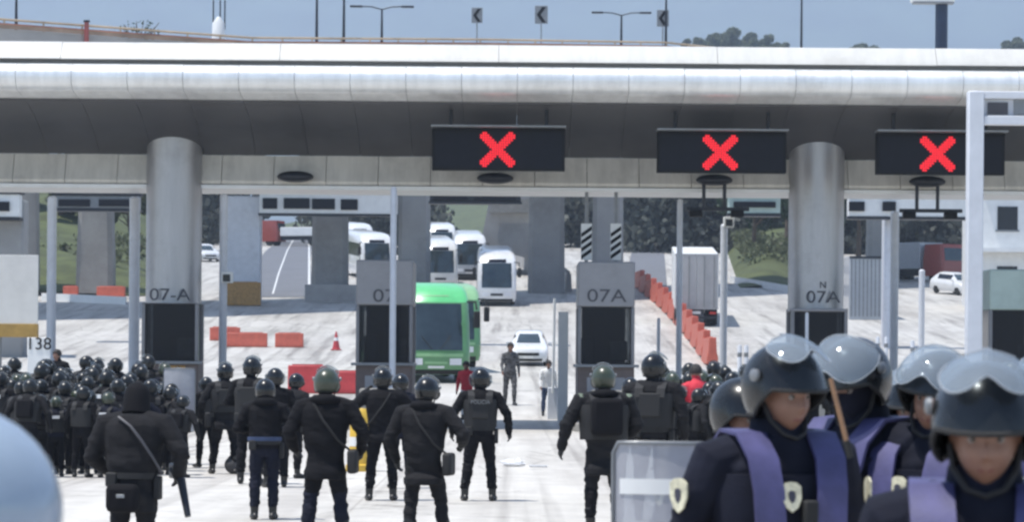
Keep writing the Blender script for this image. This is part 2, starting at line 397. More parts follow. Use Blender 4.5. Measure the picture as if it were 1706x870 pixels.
def ridge():
    mb = MB(); rows = []
    for k, y in enumerate(np.linspace(700, 1300, 25)):
        row = []
        for x in np.linspace(-700, 900, 65):
            cx_ = 1 / (1 + math.exp(-(x + 10) / 45)); up = max(0, 1 - abs(y - 1000) / 300) ** 0.8
            row.append(V((x, y, zg(y) - 1 + up * cx_ * (74 + 5 * noise.noise(V((x * .01, y * .01, 0)))))))
        rows.append(row)
    mb.loft(rows, 'grassm', cap=False, closed=False); return tag(mb.build('hills', sharp=180), kind='structure')
ridge_o = ridge()
bpy.context.view_layer.update()
def top_tree(px, py_top, w, label, seed, group=None, **k):
    Y = 1000; p = at(px, py_top, Y); ok, hit, *_ = ridge_o.ray_cast(V((p.x, Y, 500)), V((0, 0, -1)))
    z0 = hit.z if ok else p.z - 12
    return tree('tree', label, p.x, Y + random.uniform(-8, 8), z0 - .3, max(5, p.z - z0), w, 'leaf', group, seed, **k)
for q, (px, py, w) in enumerate(((1138, 66, 9), (1165, 58, 11), (1192, 48, 12), (1218, 42, 13), (1248, 50, 12), (1278, 60, 10), (1302, 70, 8))):
    top_tree(px, py, w, 'hazy tree in the far clump on the ridge beside the last chevron sign', 60 + q, 'clump of far trees on the ridge', dens=2.4, leafsize=0.5)
top_tree(1436, 70, 13, 'lone hazy tree on the far ridge near the navy billboard post', 71, dens=2.4, leafsize=0.5)
top_tree(1692, 66, 12, 'lone hazy tree on the far ridge above the white gantry post', 72, dens=2.4, leafsize=0.5)
# woods behind the plaza: one far mass
def woods():
    rng = random.Random(11); mb = MB()
    for px in range(-260, 2000, 26):
        if 410 < px < 535 or 705 < px < 880: continue
        for row in range(4 if px > 1030 else 2):
            Y = rng.uniform(335, 350) + (row * 22 if row < 2 else -(row - 1) * 17); x = gx(px + rng.uniform(-10, 10), Y); z = zg(Y)
            hh = rng.uniform(9, 14) + row * 1.0
            for k in range(9):
                r = rng.uniform(1.8, 3.4)
                leaves(mb, (x + rng.gauss(0, 1.6), Y + rng.gauss(0, 1.6), z + hh * rng.uniform(0.04, 0.95)), (r, r, r * 0.8), 90, 0.42, 'leafhaze', rng=rng)
    tag(mb.build('woods', sharp=180), 'dark wood on the hillside far behind the toll plaza', 'woods', kind='stuff')
woods()
for i, (px, py, Y, h, w, lab) in enumerate([
        (95, 440, 240, 7, 5, 'pale green tree on the bank beside the left overpass pier'), (215, 455, 235, 6, 4.5, 'bushy tree on the bank just behind the left toll column'),
        (40, 420, 250, 8, 6, 'leafy tree on the bank behind the white hoarding'), (1255, 430, 250, 10, 7.5, 'dark tree at the roadside behind the lorry, near the grass slope'),
        (1310, 420, 262, 11, 8, 'dark tree beside the right toll column'), (1430, 430, 270, 11, 8, 'dark tree behind the grey container by the right toll column')]):
    p = at(px, py, Y)
    tree('tree', lab, p.x, Y, zg(Y) + (1.8 if px < 300 else 0.6), h, w, 'leaf' if px < 300 else 'leafd', 'trees on the banks behind the plaza', 20 + i, dens=2.6, leafsize=0.17)

def undergrowth(name, px0, px1, Y0, Y1, lift, n, mat, seed):
    rng = random.Random(seed); mb = MB()
    for _ in range(n):
        Y = rng.uniform(Y0, Y1); x = gx(rng.uniform(px0, px1), Y); r = rng.uniform(.4, 1.3)
        leaves(mb, (x, Y, zg(Y) + lift * rng.uniform(.55, 1.0)), (r, r, r * .7), 70, 0.17, mat, rng=rng)
    tag(mb.build(name, sharp=180), kind='stuff')
undergrowth('undergrowth', -40, 240, 205, 240, 3.0, 70, 'leaf', 1)
undergrowth('undergrowth', 1226, 1330, 236, 300, 2.6, 60, 'leaf', 2)

# ------------------------------------------------------------------ overpass
OP = [(-420, 165, 20.2), (-60, 168, 20.1), (200, 172, 19.95), (420, 178, 20.1), (800, 190, 21.45), (1110, 200, 22.45), (1420, 214, 22.6), (2200, 245, 23.0)]
OPP = [V((gx(a, b, 80), b, c)) for a, b, c in OP]
def overpass():
    t = thing('overpass', 'concrete road overpass on wide piers crossing behind the toll canopy', 'overpass')
    W = 20.0
    prof = [(0, 0.0), (0, -0.55), (2.0, -0.9), (3.5, -2.1), (W - 3.5, -2.1), (W - 2.0, -0.9), (W, -0.55), (W, 0.0)]
    mb = MB(); mb.loft([[p + V((0.15 * a, a, b)) for a, b in prof] for p in OPP], 'deck'); mb.build('deck', t)
    mb = MB()
    for y0 in (0.0, W - 0.3):
        q = [(y0, 0.003), (y0 + 0.3, 0.003), (y0 + 0.25, 0.95), (y0 + 0.06, 0.95)]
        mb.loft([[p + V((0.15 * a, a, b)) for a, b in q] for p in OPP], 'deck')
    mb.build('parapet', t)
    ra = MB()
    for (z0, r, mt) in ((1.22, 0.09, 'rail'), (1.52, 0.07, 'railpale')):
        ra.tube([p + V((0, 0.15, z0)) for p in OPP[:7]], r, mt, 8)
    for a, b in zip(OPP[:6], OPP[1:7]):
        n = max(2, int((b - a).length / 2.2))
        for k in range(n):
            p = a.lerp(b, k / n); ra.box(p + V((0, 0.15, 1.25)), (0.09, 0.09, 0.66), 'railpale')
    ra.build('guard_rail', t)
    # ribbon of faded orange netting along the near parapet
    mb = MB(); mb.loft([[p + V((0, a, b)) for a, b in ((-.03, .96), (.0, .96), (.0, 1.2), (-.03, 1.2))] for p in OPP[:7]], 'netting'); mb.build('safety_netting', t)
    for (x, Y, w, d, cap) in ((30, 196, 2.6, 2.0, 0), (160, 197, 2.1, 2.0, 1), (550, 195, 2.35, 2.2, 1), (690, 194, 2.1, 2.0, 0), (910, 205, 2.5, 2.2, 0), (1012, 203, 2.1, 2.0, 0), (1470, 226, 2.4, 2.0, 0), (-260, 190, 2.4, 2.2, 0), (1850, 245, 2.4, 2.2, 0)):
        X = gx(x, Y, 450); k = np.interp(X, [p.x for p in OPP], [p.z for p in OPP]); z0 = zg(Y) + (1.6 if x < 250 else 0)
        mb = MB(); hw = w / 2
        fl = 1.2 if x == 160 else 1.06
        rg = []
        for (z, f) in ((z0 - 1.5, fl), (z0 + 1.0, fl * 0.98), (k - 5.5, 0.98), (k - 4.2, 1.0), (k - 2.1, 1.5)):
            c = 0.25
            rg.append([V((X + sx * hw * f, Y + sy * d / 2, z)) for sx, sy in ((-1, -1 + c), (-1 + c, -1), (1 - c, -1), (1, -1 + c), (1, 1 - c), (1 - c, 1), (-1 + c, 1), (-1, 1 - c))])
        mb.loft(rg, 'pier')
        mb.build('pier', t)
    # concrete crash wall round the foot of the middle pier
    X0, X1 = gx(510, 192, 500), gx(672, 190, 500)
    mb = MB(); z = zg(191)
    mb.loft([[V((x, 191 + a, z + b)) for a, b in ((-0.5, -0.6), (0.5, -0.6), (0.35, 0.35), (0.22, 1.15), (-0.22, 1.15), (-0.35, 0.35))] for x in (X0, X1)], 'concrete')
    mb.build('pier_barrier', t)
    return t
overpass()
def on_deck(px, dy=0.6, py=60):
    # point on the overpass deck behind the parapet under pixel column px
    for a, b in zip(OPP[:-1], OPP[1:]):
        for k in range(60):
            p = a.lerp(b, k / 60)
            if p.x / p.y >= gx(px, 100, py) / 100: return p + V((0, dy, 0))
    return OPP[-2].copy()
# sloping concrete ramp wall behind the coaches
def ramp_wall():
    t = thing('ramp_wall', 'low concrete side wall of the ramp behind the white coach', 'wall')
    mb = MB(); rg = []
    for (px, Y, h) in ((860, 262, 3.2), (885, 240, 2.4), (915, 222, 1.8), (948, 206, 1.3)):
        x = gx(px, Y, 460); z = zg(Y)
        rg.append([V((x + a, Y, z + b)) for a, b in ((-0.25, -0.5), (0.25, -0.5), (0.15, h), (-0.15, h))])
    mb.loft(rg, 'concrete'); mb.build('wall', t)
    mb = MB(); mb.tube([r[3] + V((0.15, 0, 0.12)) for r in rg], 0.09, 'kerb', 8); mb.build('coping', t)
ramp_wall()
# dark abutment under the far end of the bridge
def abutment():
    t = thing('bridge_abutment', 'dark sloping underside of the ramp between the pier and the coaches', 'abutment')
    Y = 232; mb = MB()
    pts = [at(px, py, Y) for px, py in ((800, 408), (882, 432), (885, 300), (822, 300))]
    mb.loft([[p for p in pts], [p + V((1.0, 14, 0.6)) for p in pts]], 'pier'); mb.build('wall', t)
    mb = MB(); a, b = at(822, 332, Y - .2), at(885, 332, Y - .2); mb.loft([[a, b, b + V((0, 0, -1.1)), a + V((-.3, 0, -1.1))], [q + V((0, -0.5, 0)) for q in (a, b, b + V((0, 0, -1.1)), a + V((-.3, 0, -1.1)))]], 'kerb'); mb.build('bearing_beam', t)
abutment()

# ------------------------------------------------------------------ things above the canopy, on the overpass
def lamp_post(px, py_top, label, double=True, arm=1.3):
    p = on_deck(px); top = at(px, py_top, p.y); h = top.z - p.z
    t = thing('street_lamp', label, 'street lamp', p, 0, 'lamps along the overpass')
    MB().tube([(0, 0, 0), (0, 0, h * .5), (0, 0, h)], [0.11, 0.085, 0.06], 'darksteel', 8).build('post', t)
    for s in ((-1, 1) if double else (1,)):
        MB().tube([(0, 0, h - .05), (s * arm * .5, 0, h + .12), (s * arm, 0, h + .15)], 0.04, 'darksteel', 6).build('arm', t)
        MB().box((s * (arm + .35), 0, h + .14), (.8, .3, .12), 'darksteel').build('lamp_head', t, bev=.02)
lamp_post(632, 14, 'short double armed street lamp on the overpass, above the middle of the canopy')
lamp_post(1032, 24, 'three headed lamp cluster on the overpass beside the chevron signs')
lamp_post(522, -40, 'tall thin lamp post on the overpass, first of the close pair')
lamp_post(567, -40, 'tall thin lamp post on the overpass, second of the close pair')
lamp_post(95 / 4.06, -30, 'tall pale lamp post at the end of the orange railed parapet')
lamp_post(1107, -30, 'tall lamp post at the end of the overpass rail, touching the last chevron sign')
lamp_post(1336, -30, 'tall dark lamp post rising alone to one side of the round tree')
def chevron(px, py, hpx, label):
    p = on_deck(px, 0.9); c = at(px, py, p.y); s = 1 / S(p.y)
    t = thing('chevron_sign', label, 'road sign', p, 0, 'chevron signs along the overpass bend')
    h = c.z - p.z; a = hpx * s
    MB().tube([(0, 0.06, 0), (0, 0.06, h + a * .5)], 0.04, 'greysteel', 8).build('post', t)
    MB().box((0, 0, h), (a * .82, 0.03, a * 1.15), 'greysteel').build('panel', t, bev=.01)
    w = a * .30; q = a * .5; k = a * .26
    poly = [(-w, h), (w - k, h - q), (w, h - q), (-w + k, h), (w, h + q), (w - k, h + q)]
    MB().prism([poly[0], poly[1], poly[2], poly[3]], -0.028, -0.018, 'signbox').prism([poly[0], poly[3], poly[4], poly[5]], -0.028, -0.018, 'signbox').build('chevron', t)
chevron(792, 25, 22, 'faint grey chevron sign on the overpass above the first red cross')
chevron(898, 24, 26, 'boldest black chevron sign on the overpass, pointing left')
chevron(1102, 30, 24, 'chevron sign beside the lamp post near the round tree')
def tower():
    p = on_deck(330, 12)
    t = thing('tower', 'white round tower with aerials beyond the overpass rail', 'tower', V((p.x, p.y, p.z - 0.2)))
    z = at(330, 22, p.y).z - p.z
    MB().lathe([(0.75, 0), (0.72, z * .55), (0.45, z * .62), (0.4, z * .9), (0.1, z)], 'white', n=20).build('shaft', t)
    for a in (-.35, 0.1, .4): MB().tube([(a, 0, z * .8), (a, 0, z + 1.1)], 0.05, 'darksteel', 6).build('aerial', t)
tower()
def bare_shrub():
    p = on_deck(225, 1.2); t = thing('shrub', 'straggly dark shrub behind the overpass rail, beside the white tower', 'shrub', p)
    rng = random.Random(5); mb = MB()
    for k in range(16):
        a = rng.uniform(0, 6.28); l = rng.uniform(1.0, 2.2)
        mb.tube([(0, 0, 0), (math.cos(a) * .3 * l, math.sin(a) * .3, l * .6), (math.cos(a) * .6 * l, math.sin(a) * .4, l)], [.05, .03, .012], 'bark', 5)
    mb.build('stems', t)
    cb = MB(); leaves(cb, (0, 0, 1.35), (1.3, .6, .9), 130, 0.11, 'leafd', rng=rng); cb.build('foliage', t, sharp=180)
bare_shrub()
def rail_post():
    p = on_deck(141, -0.15); t = thing('marker_post', 'dark reddish post standing out from the overpass rail', 'post', p + V((0, 0, -.9)))
    MB().box((0, 0, 1.3), (.26, .2, 2.6), 'truckred').build('post', t, bev=.02); MB().box((0, 0, 2.65), (.34, .26, .12), 'darksteel').build('cap', t)
rail_post()
def billboard():
    Y = 78.5; b = at(1568, 96, Y); top = at(1568, 4, Y)
    t = thing('billboard', 'billboard on a thick navy post above the canopy, its white panel cut off', 'billboard', (b.x, Y, 9.95))
    z = top.z - 9.95
    MB().lathe([(.30, 0), (.30, .04), (.17, .05), (.17, z)], 'navysteel', n=20).build('post', t)
    MB().box((-0.25, 0, z + 1.6), (1.2, .2, 3.2), 'white').build('panel', t, bev=.03)
    MB().box((-0.25, -.15, z - .03), (1.1, .3, .05), 'greysteel').build('catwalk', t)
billboard()

# ------------------------------------------------------------------ toll canopy
def canopy():
    t = thing('toll_canopy', 'long toll plaza canopy with rounded pale metal front on grey columns', 'canopy')
    X0, X1 = -34.0, 36.0
    Yf = 73.6
    def sweep(prof, name, mat, pw=None, gap=0.012, jitter=0.0, off=0.0):
        mb = MB(); rng = random.Random(3)
        if not pw:
            mb.loft([[V((X0, a, b)) for a, b in prof], [V((X1, a, b)) for a, b in prof]], mat)
        else:
            x = X0 + off
            while x < X1:
                j = rng.uniform(-jitter, jitter); k = rng.uniform(-jitter, jitter)
                mb.loft([[V((x + gap, a + j, b + k)) for a, b in prof], [V((x + pw - gap, a + j, b + k)) for a, b in prof]], mat)
                x += pw
        return mb.build(name, t, sharp=30)
    # top fascia, leaning back
    sweep([(73.60, 9.42), (73.62, 9.46), (73.95, 9.86), (74.05, 9.90), (82.2, 9.95), (82.2, 9.42)], 'roof_fascia', 'fascia', 5.6, 0.006, 0.004)
    sweep([(73.85, 9.32), (73.85, 9.417), (82.0, 9.417), (82.0, 9.32)], 'gutter', 'groove')
    arc = [(73.62 + 0.60 * (1 - math.cos(a)) if False else 73.75 - 0.42 * math.sin(a), 8.95 + 0.36 * math.cos(a)) for a in [PI * k / 14 for k in range(15)]]
    nose = arc + [(74.6, 8.50), (76, 8.42), (76, 8.6), (74.2, 8.75), (74.2, 9.31)]
    sweep(nose, 'nose_cladding', 'nose', 1.42, 0.006, 0.004)
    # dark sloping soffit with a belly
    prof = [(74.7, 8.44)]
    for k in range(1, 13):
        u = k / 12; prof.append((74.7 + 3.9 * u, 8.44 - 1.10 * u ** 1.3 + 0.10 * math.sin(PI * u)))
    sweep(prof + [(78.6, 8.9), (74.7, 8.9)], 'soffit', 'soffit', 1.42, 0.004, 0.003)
    # cream valance that curls out at its foot
    val = [(78.62, 7.33), (78.56, 7.18), (78.46, 6.95), (78.36, 6.75), (78.30, 6.62), (78.34, 6.52), (80.8, 6.52), (80.8, 7.33)]
    sweep(val, 'valance', 'cream', 1.42, 0.008, 0.003, off=0.5)
    sweep([(78.28, 6.40), (78.28, 6.50), (80.9, 6.50), (80.9, 6.40)], 'valance_trim', 'white')
    for px, txt in ((283, '07-A'), (1365, '07A'), (1730 + 340, ''), (-430, '')):
        x = gx(px, 77.5, 450); r = 0.755
        c = MB().lathe([(r * 1.0, 0.0), (r, 3.0), (r, 7.0), (r, 8.5)], 'column', (x, 78.4, 0), 40).build('column', t)
        if txt:
            p = at(px + (0 if px < 800 else 6), 492 if px < 800 else 496, 77.65)
            lettering('number_lettering', txt, 0.46, 'panelink', c, (p.x, 78.4 - r - 0.012, p.z), sx=1.22)
            if px > 800: lettering('letter', 'N', 0.26, 'panelink', c, (p.x, 78.4 - r - 0.012, p.z + 0.33))
canopy()

def x_sign(px0, px1, py0, py1, xpx, label, yaw=0.0):
    Y = 75.4
    a, b = at(px0, py0, Y), at(px1, py1, Y); c = (a + b) / 2; w = b.x - a.x; h = a.z - b.z
    t = thing('lane_signal', label, 'lane signal', c, yaw, 'lane signals under the canopy')
    MB().box((0, .14, 0), (w, .28, h), 'signbox').build('housing', t, bev=.02)
    MB().box((0, -.006, -.01), (w - .16, .012, h - .16), 'signface').build('screen', t)
    MB().box((0, -.12, h / 2 + .035), (w + .04, .62, .05), 'greysteel').build('rain_hood', t, bev=.01)
    ang = (V((at(xpx, 248, Y).x - c.x, 0, 0))).x
    mb = MB(); n = 15; r = 0.44; step = 2 * r / (n - 1)
    for i in range(n):
        for j in range(n):
            u, v = -r + i * step, -r + j * step
            if abs(abs(u) - abs(v)) < 0.15 and (abs(u) < .43 or abs(v) < .43):
                mb.box((ang + u * 0.98, -.018, v * 0.98), (step * .78, .012, step * .78), 'led')
    mb.build('red_cross', t)
    for s in (-.36, .36): MB().tube([(s * w, .2, h / 2), (s * w, .2, h / 2 + .75)], 0.045, 'darksteel', 8).build('hanger', t)
x_sign(720, 941, 213, 285, 829, 'black lane signal with red cross, above the green bus lane')
x_sign(1095, 1310, 219, 289, 1200, 'black lane signal with red cross beside the right round column')
x_sign(1460, 1674, 221, 292, 1562, 'black lane signal with red cross partly behind the white gantry post')

def lane_fixture(px, py, label, big):
    p = at(px, py, 78.0)
    t = thing('lane_scanner', label, 'scanner', (p.x, 78.0, 6.78), 0, 'lane scanners under the valance')
    MB().ball((0, 0, -.06), (.5, .3, .16), 'darksteel').build('dome', t)
    if big:
        for s in (-.28, .28): MB().tube([(s, 0, -.1), (s, 0, -.8)], .05, 'darksteel', 8).build('drop_rod', t)
        MB().box((.1, 0, -.85), (1.7, .12, .1), 'darksteel').build('crossbar', t, bev=.01)
        for s in (-.5, .62): MB().box((s, -.1, -.98), (.34, .3, .18), 'signbox').build('reader_box', t, bev=.02)
lane_fixture(825, 295, 'dark dome fixture under the valance below the first red cross', False)
lane_fixture(1190, 298, 'lane scanner with crossbar under the middle red cross', True)
lane_fixture(1545, 302, 'lane scanner with crossbar beside the white gantry post', True)
lane_fixture(492, 292, 'small dome fixture under the valance over the left lane', False)

# ------------------------------------------------------------------ toll booths and islands
def booth(px, txt, topz, label, hasred=False, tone='booth'):
    Y = 76.2; x = gx(px, Y, 560)
    t = thing('toll_booth', label, 'toll booth', (x, Y, 0.2), 0, 'toll booths under the canopy')
    w = 1.50; d = 2.6 if txt or px > 1500 else 1.42; H = topz - .2
    b0, b1 = 1.50, 3.02                      # sill and head of window
    mb = MB()
    mb.span(-w / 2, w / 2, 0.003, d, 0, b0, 'boothbase').build('base_wall', t, bev=.03)
    mb = MB()
    for s in (-1, 1):
        for y_ in (0.0, d - .15): MB().span(s * w / 2, s * (w / 2 - .09), y_, y_ + .15, b0 + .003, b1, 'boothframe').build('corner_post', t, bev=.015)
    MB().span(-w / 2, w / 2, -.03, d, b1 + .003, H, tone).build('header_panel', t, bev=.04)
    MB().span(-w / 2 + .093, w / 2 - .093, .03, .045, b0 + .003, b1 - .002, 'boothglass').build('front_window', t)
    MB().span(-w / 2 + .16, w / 2 - .16, d - .3, d - .2, b0 + .003, b1, 'interior').build('rear_wall', t)
    MB().span(-w / 2 + .16, w / 2 - .16, .5, 1.0, b0 + .003, b0 + .06, 'interior').span(-.5, -.42, .55, .62, b0 + .06, b0 + .2, 'interior').build('desk', t)
    MB().span(.12, .58, .6, .66, b0 + .12, b0 + .62, 'greysteel').build('monitor', t, bev=.01)
    MB().span(-.62, -.25, 1.6, 2.0, b0 + .003, b0 + .75, 'navysteel').build('chair', t, bev=.06)
    for s in (-1, 1): MB().span(s * (w / 2 - .06), s * (w / 2 - .09), .153, d - .153, b0 + .003, b1 - .002, 'glass').build('side_window', t)
    MB().span(-w / 2 - .12, w / 2 + .12, -.12, .04, b0 - .08, b0 - .003, 'greysteel').build('counter', t, bev=.01)
    MB().span(-w / 2 + .25, w / 2 - .25, -.02, .0, .15, b0 - .35, 'booth').build('door_panel', t, bev=.01)
    if hasred: MB().span(-.18, .42, -.035, -.022, b0 - .33, b0 - .12, 'rust').build('orange_plate', t)
    if txt: lettering('number_lettering', txt, 0.48, 'panelink', t, (0, -.04, at(px, 494, Y).z - .2), sx=1.32)
    return t
booth(283, None, 3.24, 'dark windowed toll booth below the 07-A column, orange plate on its base', True)
booth(640, '07', 4.42, 'grey toll booth numbered 07 beside the green bus')
booth(1010, '07A', 4.42, 'grey toll booth numbered 07A below the striped hazard panels')
booth(1365, None, 3.14, 'dark toll booth below the right round column, behind the helmets')
booth(1695, None, 4.3, 'greenish toll booth at the edge behind the white gantry post', tone='teal')
for px, lab in ((283, 'left column'), (640, 'booth numbered 07'), (1010, 'booth numbered 07A'), (1365, 'right column'), (1695, 'greenish booth')):
    x = gx(px, 76, 700)
    t = thing('toll_island', 'raised concrete kerb island under the ' + lab, 'kerb island', (x, 72, 0), 0, 'kerb islands of the toll lanes')
    pl = []
    for k in range(9): a = PI + PI * k / 8; pl.append((math.cos(a) * .95, 1.0 + math.sin(a) * 1.0))
    pl += [(.95, 17), (-.95, 17)]
    MB().loft([[V((a, b, z)) for a, b in pl] for z in (-.1, .16, .2)], 'kerb').build('kerb', t, bev=.02)
    MB().span(-.5, .5, .9, 1.25, .203, 1.05, 'kerb').build('crash_block', t, bev=.06)
# hazard striped panels over the booth 07A
for px, dx in ((977, 0), (1026, 0)):
    p = at(px, 403, 78.6)
    t = thing('hazard_panel', 'white panel with black diagonal stripes, %s over booth 07A' % ('nearer the green bus,' if px < 1000 else 'nearer the orange barriers,'), 'hazard panel', p, 0, 'hazard panels over the middle booth')
    w, h = .30, 1.0
    MB().box((0, 0, 0), (w, .04, h), 'white').build('board', t, bev=.008)
    mb = MB()
    for k in range(5):
        z = -h / 2 + .02 + k * .2
        if z + .32 > h / 2: break
        mb.prism([(-w / 2 + .01, z), (w / 2 - .01, z + .2), (w / 2 - .01, z + .31), (-w / 2 + .01, z + .11)], -.03, -.021, 'signbox')
    mb.build('stripes', t)
    MB().tube([(0, .06, -h / 2 - .35), (0, .06, 1.9)], .05, 'greysteel', 8).build('post', t)

def pole(px, Y, z0, z1, r, label, mat='polewhite', cam=None):
    x = gx(px, Y, 450); g = zg(Y)
    t = thing('white_pole', label, 'pole', (x, Y, g), 0, 'pale poles between the toll lanes')
    MB().lathe([(r, z0), (r, z1 - .05), (r * .6, z1)], mat, n=16).build('shaft', t)
    MB().box((0, 0, z0 + .03), (r * 4, r * 4, .05), 'greysteel').build('base_plate', t, bev=.005)
    if cam: MB().box((.12, -.12, cam), (.3, .34, .3), 'white').box((.12, -.30, cam - .02), (.2, .02, .2), 'glass').build('camera_box', t, bev=.02)
    return t
pole(655, 75.2, 0, 6.3, .085, 'pale pole in front of booth 07, reaching the valance')
pole(1132, 80, 0, 6.3, .08, 'thin white pole in front of the box lorry')
pole(1206, 84, 0, 5.75, .105, 'thicker white pole beside the box lorry', cam=5.8)
pole(1490, 82, 0, 6.1, .12, 'white pole between right column and gantry post')
pole(372, 79, 0, 6.3, .11, 'pale pole just beside the left round column', cam=4.0)
pole(86, 79, 0, 6.2, .13, 'pale pole behind the crowd and beside the white hoarding')
pole(224, 81, 0, 6.3, .15, 'pale post half hidden by the left round column')
pole(1345, 75.0, 0, 3.1, .045, 'thin pale post in front of the right column booth')
pole(683, 78.2, 0, 3.6, .06, 'short pale post against the green bus')
pole(1098, 82, 0, 3.0, .05, 'thin low post beside booth 07A')
pole(1536, 96, 0, 4.4, .10, 'cream post with a camera arm behind the white pole')
for i, (px, Y) in enumerate(((1232, 98), (1243, 98), (1462, 110), (1476, 110), (1520, 104))):
    x = gx(px, Y); t = thing('bollard', 'slim white bollard post on the concrete ' + ('beside the box lorry' if i < 2 else 'behind the white poles'), 'bollard', (x, Y, zg(Y)), 0, 'slim bollards beyond the lanes %d' % (i > 1))
    MB().lathe([(.075, 0), (.075, 1.7), (.05, 1.76)], 'polewhite', n=14).build('shaft', t); MB().lathe([(.078, 1.35), (.078, 1.5)], 'greysteel', n=14).build('band', t)

def gantry_post():
    Y = 46; x = gx(1623, Y, 400)
    t = thing('gantry_post', 'white square gantry post with sign arm at its top', 'gantry', (x, Y, 0))
    z = at(1623, 152, Y).z; z2 = at(1650, 208, Y).z
    MB().span(-.125, .125, -.125, .125, 0, z, 'polewhite').build('post', t, bev=.02)
    MB().span(-.2, .2, -.2, .2, 0, .06, 'greysteel').build('base_plate', t)
    MB().span(.128, 3.2, -.1, .1, z - .12, z - .003, 'polewhite').span(.128, 3.2, -.1, .1, z2, z2 + .14, 'polewhite').build('arm', t, bev=.01)
    MB().span(.128, 3.2, .02, .06, z2 + .143, z - .123, 'polewhite').build('back_panel', t)
    MB().span(.20, .52, -.02, .018, z2 + .17, z2 + .36, 'panelink').build('dark_plate', t)
    MB().span(.62, 3.1, -.02, .018, z2 + .17, z2 + .42, 'greysteel').build('grey_plate', t)
gantry_post()

def back_gantry(px0, px1, py0, py1, Y, pylons, panels, label, mat='white'):
    a, b = at(px0, py0, Y), at(px1, py1, Y)
    t = thing('sign_gantry', label, 'gantry', (a.x, Y, zg(Y)), 0, 'sign gantries beyond the canopy')
    g = zg(Y); L_ = b.x - a.x; zt, zb = a.z - g, b.z - g
    MB().span(0, L_, 0, .8, zb, zt, mat).build('beam', t, bev=.04)
    MB().span(-.1, L_ + .1, -.15, .95, zt + .003, zt + .12, 'darksteel').build('beam_cap', t)
    MB().span(-.05, L_ + .05, -.06, .86, zb - .14, zb - .003, 'darksteel').build('beam_trim', t)
    for (p0, p1, mt) in pylons:
        x0, x1 = at(p0, 400, Y).x - a.x, at(p1, 400, Y).x - a.x
        MB().span(x0, x1, .9, 2.3, -.2, zt - .2, mt).build('pylon', t, bev=.12)
    for (p0, p1, q0, q1) in panels:
        A, B = at(p0, q0, Y), at(p1, q1, Y)
        o = MB().span(A.x - a.x, B.x - a.x, -.16, -.003, B.z - g, A.z - g, 'signface').build('display_panel', t, bev=.015)
    return t
back_gantry(432, 662, 320, 357, 188, [(372, 432, 'polewhite')], [(438, 462, 330, 348), (473, 516, 330, 348), (520, 558, 331, 349), (568, 596, 332, 350)], 'white sign gantry with dark displays over the left approach road')
back_gantry(1214, 1300, 325, 356, 138, [], [(1222, 1292, 336, 346)], 'pale green sign gantry behind the thicker white pole', 'teal')
back_gantry(1414, 1612, 322, 362, 150, [(1478, 1496, 'polewhite')], [(1414, 1440, 336, 352), (1470, 1492, 336, 352)], 'white gantry with dark windows between right column and gantry post')
back_gantry(-120, 32, 322, 362, 138, [(-20, 34, 'pier')], [(-20, 16, 336, 352), (-80, -30, 336, 352)], 'white sign gantry cut off beyond the white hoarding')
back_gantry(90, 232, 325, 348, 150, [], [(98, 150, 332, 344), (165, 222, 332, 344)], 'low dark sign gantry crossing the leaning overpass pier', 'greysteel')
back_gantry(716, 868, 318, 336, 150, [], [(722, 780, 322, 333), (790, 860, 324, 335)], 'dark sign frame seen under the valance above the coaches', 'darksteel')

# ------------------------------------------------------------------ barriers, cones and small street things
def barrier(x, Y, rz, L_, h, mat, label, group, z=None):
    t = thing('water_barrier', label, 'barrier', (x, Y, zg(Y) if z is None else z), rz, group)
    n = 2; mb = MB()
    q = [(-.26, 0), (.26, 0), (.26, .25 * h), (.2, .45 * h), (.17, h), (-.17, h), (-.2, .45 * h), (-.26, .25 * h)]
    mb.loft([[V((xx, a, b)) for a, b in q] for xx in (-L_ / 2, L_ / 2)], mat); mb.build('body', t, bev=.03)
    MB().box((0, 0, h + .02), (L_ * .8, .06, .04), mat).build('top_rib', t)
    for s in (-.3, .3): MB().span(s * L_ - .18, s * L_ + .18, -.245, .245, .02, .12, 'rubber').build('fork_slot', t)
for i in range(13):
    u = i / 12; px = 1182 - 118 * u; Y = 138 + 74 * u
    x = gx(px, Y, 560); nxt = V((gx(1182 - 118 * (u + .083), 138 + 74 * (u + .083), 560), 138 + 74 * (u + .083)))
    barrier(x, Y, math.atan2(nxt.y - Y, nxt.x - x), 6.4, 1.25, 'orange', 'orange water filled barrier in the long row leading back past the lorry', 'orange barriers in the row beside the lorry')
for px, Y, L_, lab in ((408, 148, 2.3, 'longer orange barrier left on the pale concrete by the left column'), (482, 148, 1.45, 'short orange barrier between the longer one and the traffic cone')):
    barrier(gx(px, Y, 575), Y, R(2), L_, .72, 'orange', lab, 'orange barriers on the left lane')
barrier(gx(340, 152, 575) + 1, 153, R(3), 1.6, .7, 'orange', 'orange barrier half hidden behind the left round column', 'orange barriers on the left lane')
barrier(gx(512, 98, 640), 98, 0, 1.3, .95, 'redb', 'red barrier behind the officer in the green helmet', 'red barriers at the toll lane')
barrier(gx(575, 98, 650), 98, 0, .9, .75, 'redb', 'smaller red barrier beside booth 07', 'red barriers at the toll lane')
for px, lab in ((185, 'red and white barrier below the leaning overpass pier'), (118, 'orange barrier on the kerb beside the white hoarding'), (405, 'rusty orange barrier at the foot of the gantry pylon')):
    Y = 194 if px < 300 else 186
    if px < 300: barrier(gx(px, Y, 500), Y, 0, 1.9 if px == 185 else 1.0, .75, 'orange', lab, 'barriers below the overpass')
    else:
        for k in range(1): barrier(gx(px, Y, 520), Y - .2, 0, 2.3, 1.5, 'rust', lab, 'barriers below the overpass', z=zg(Y))
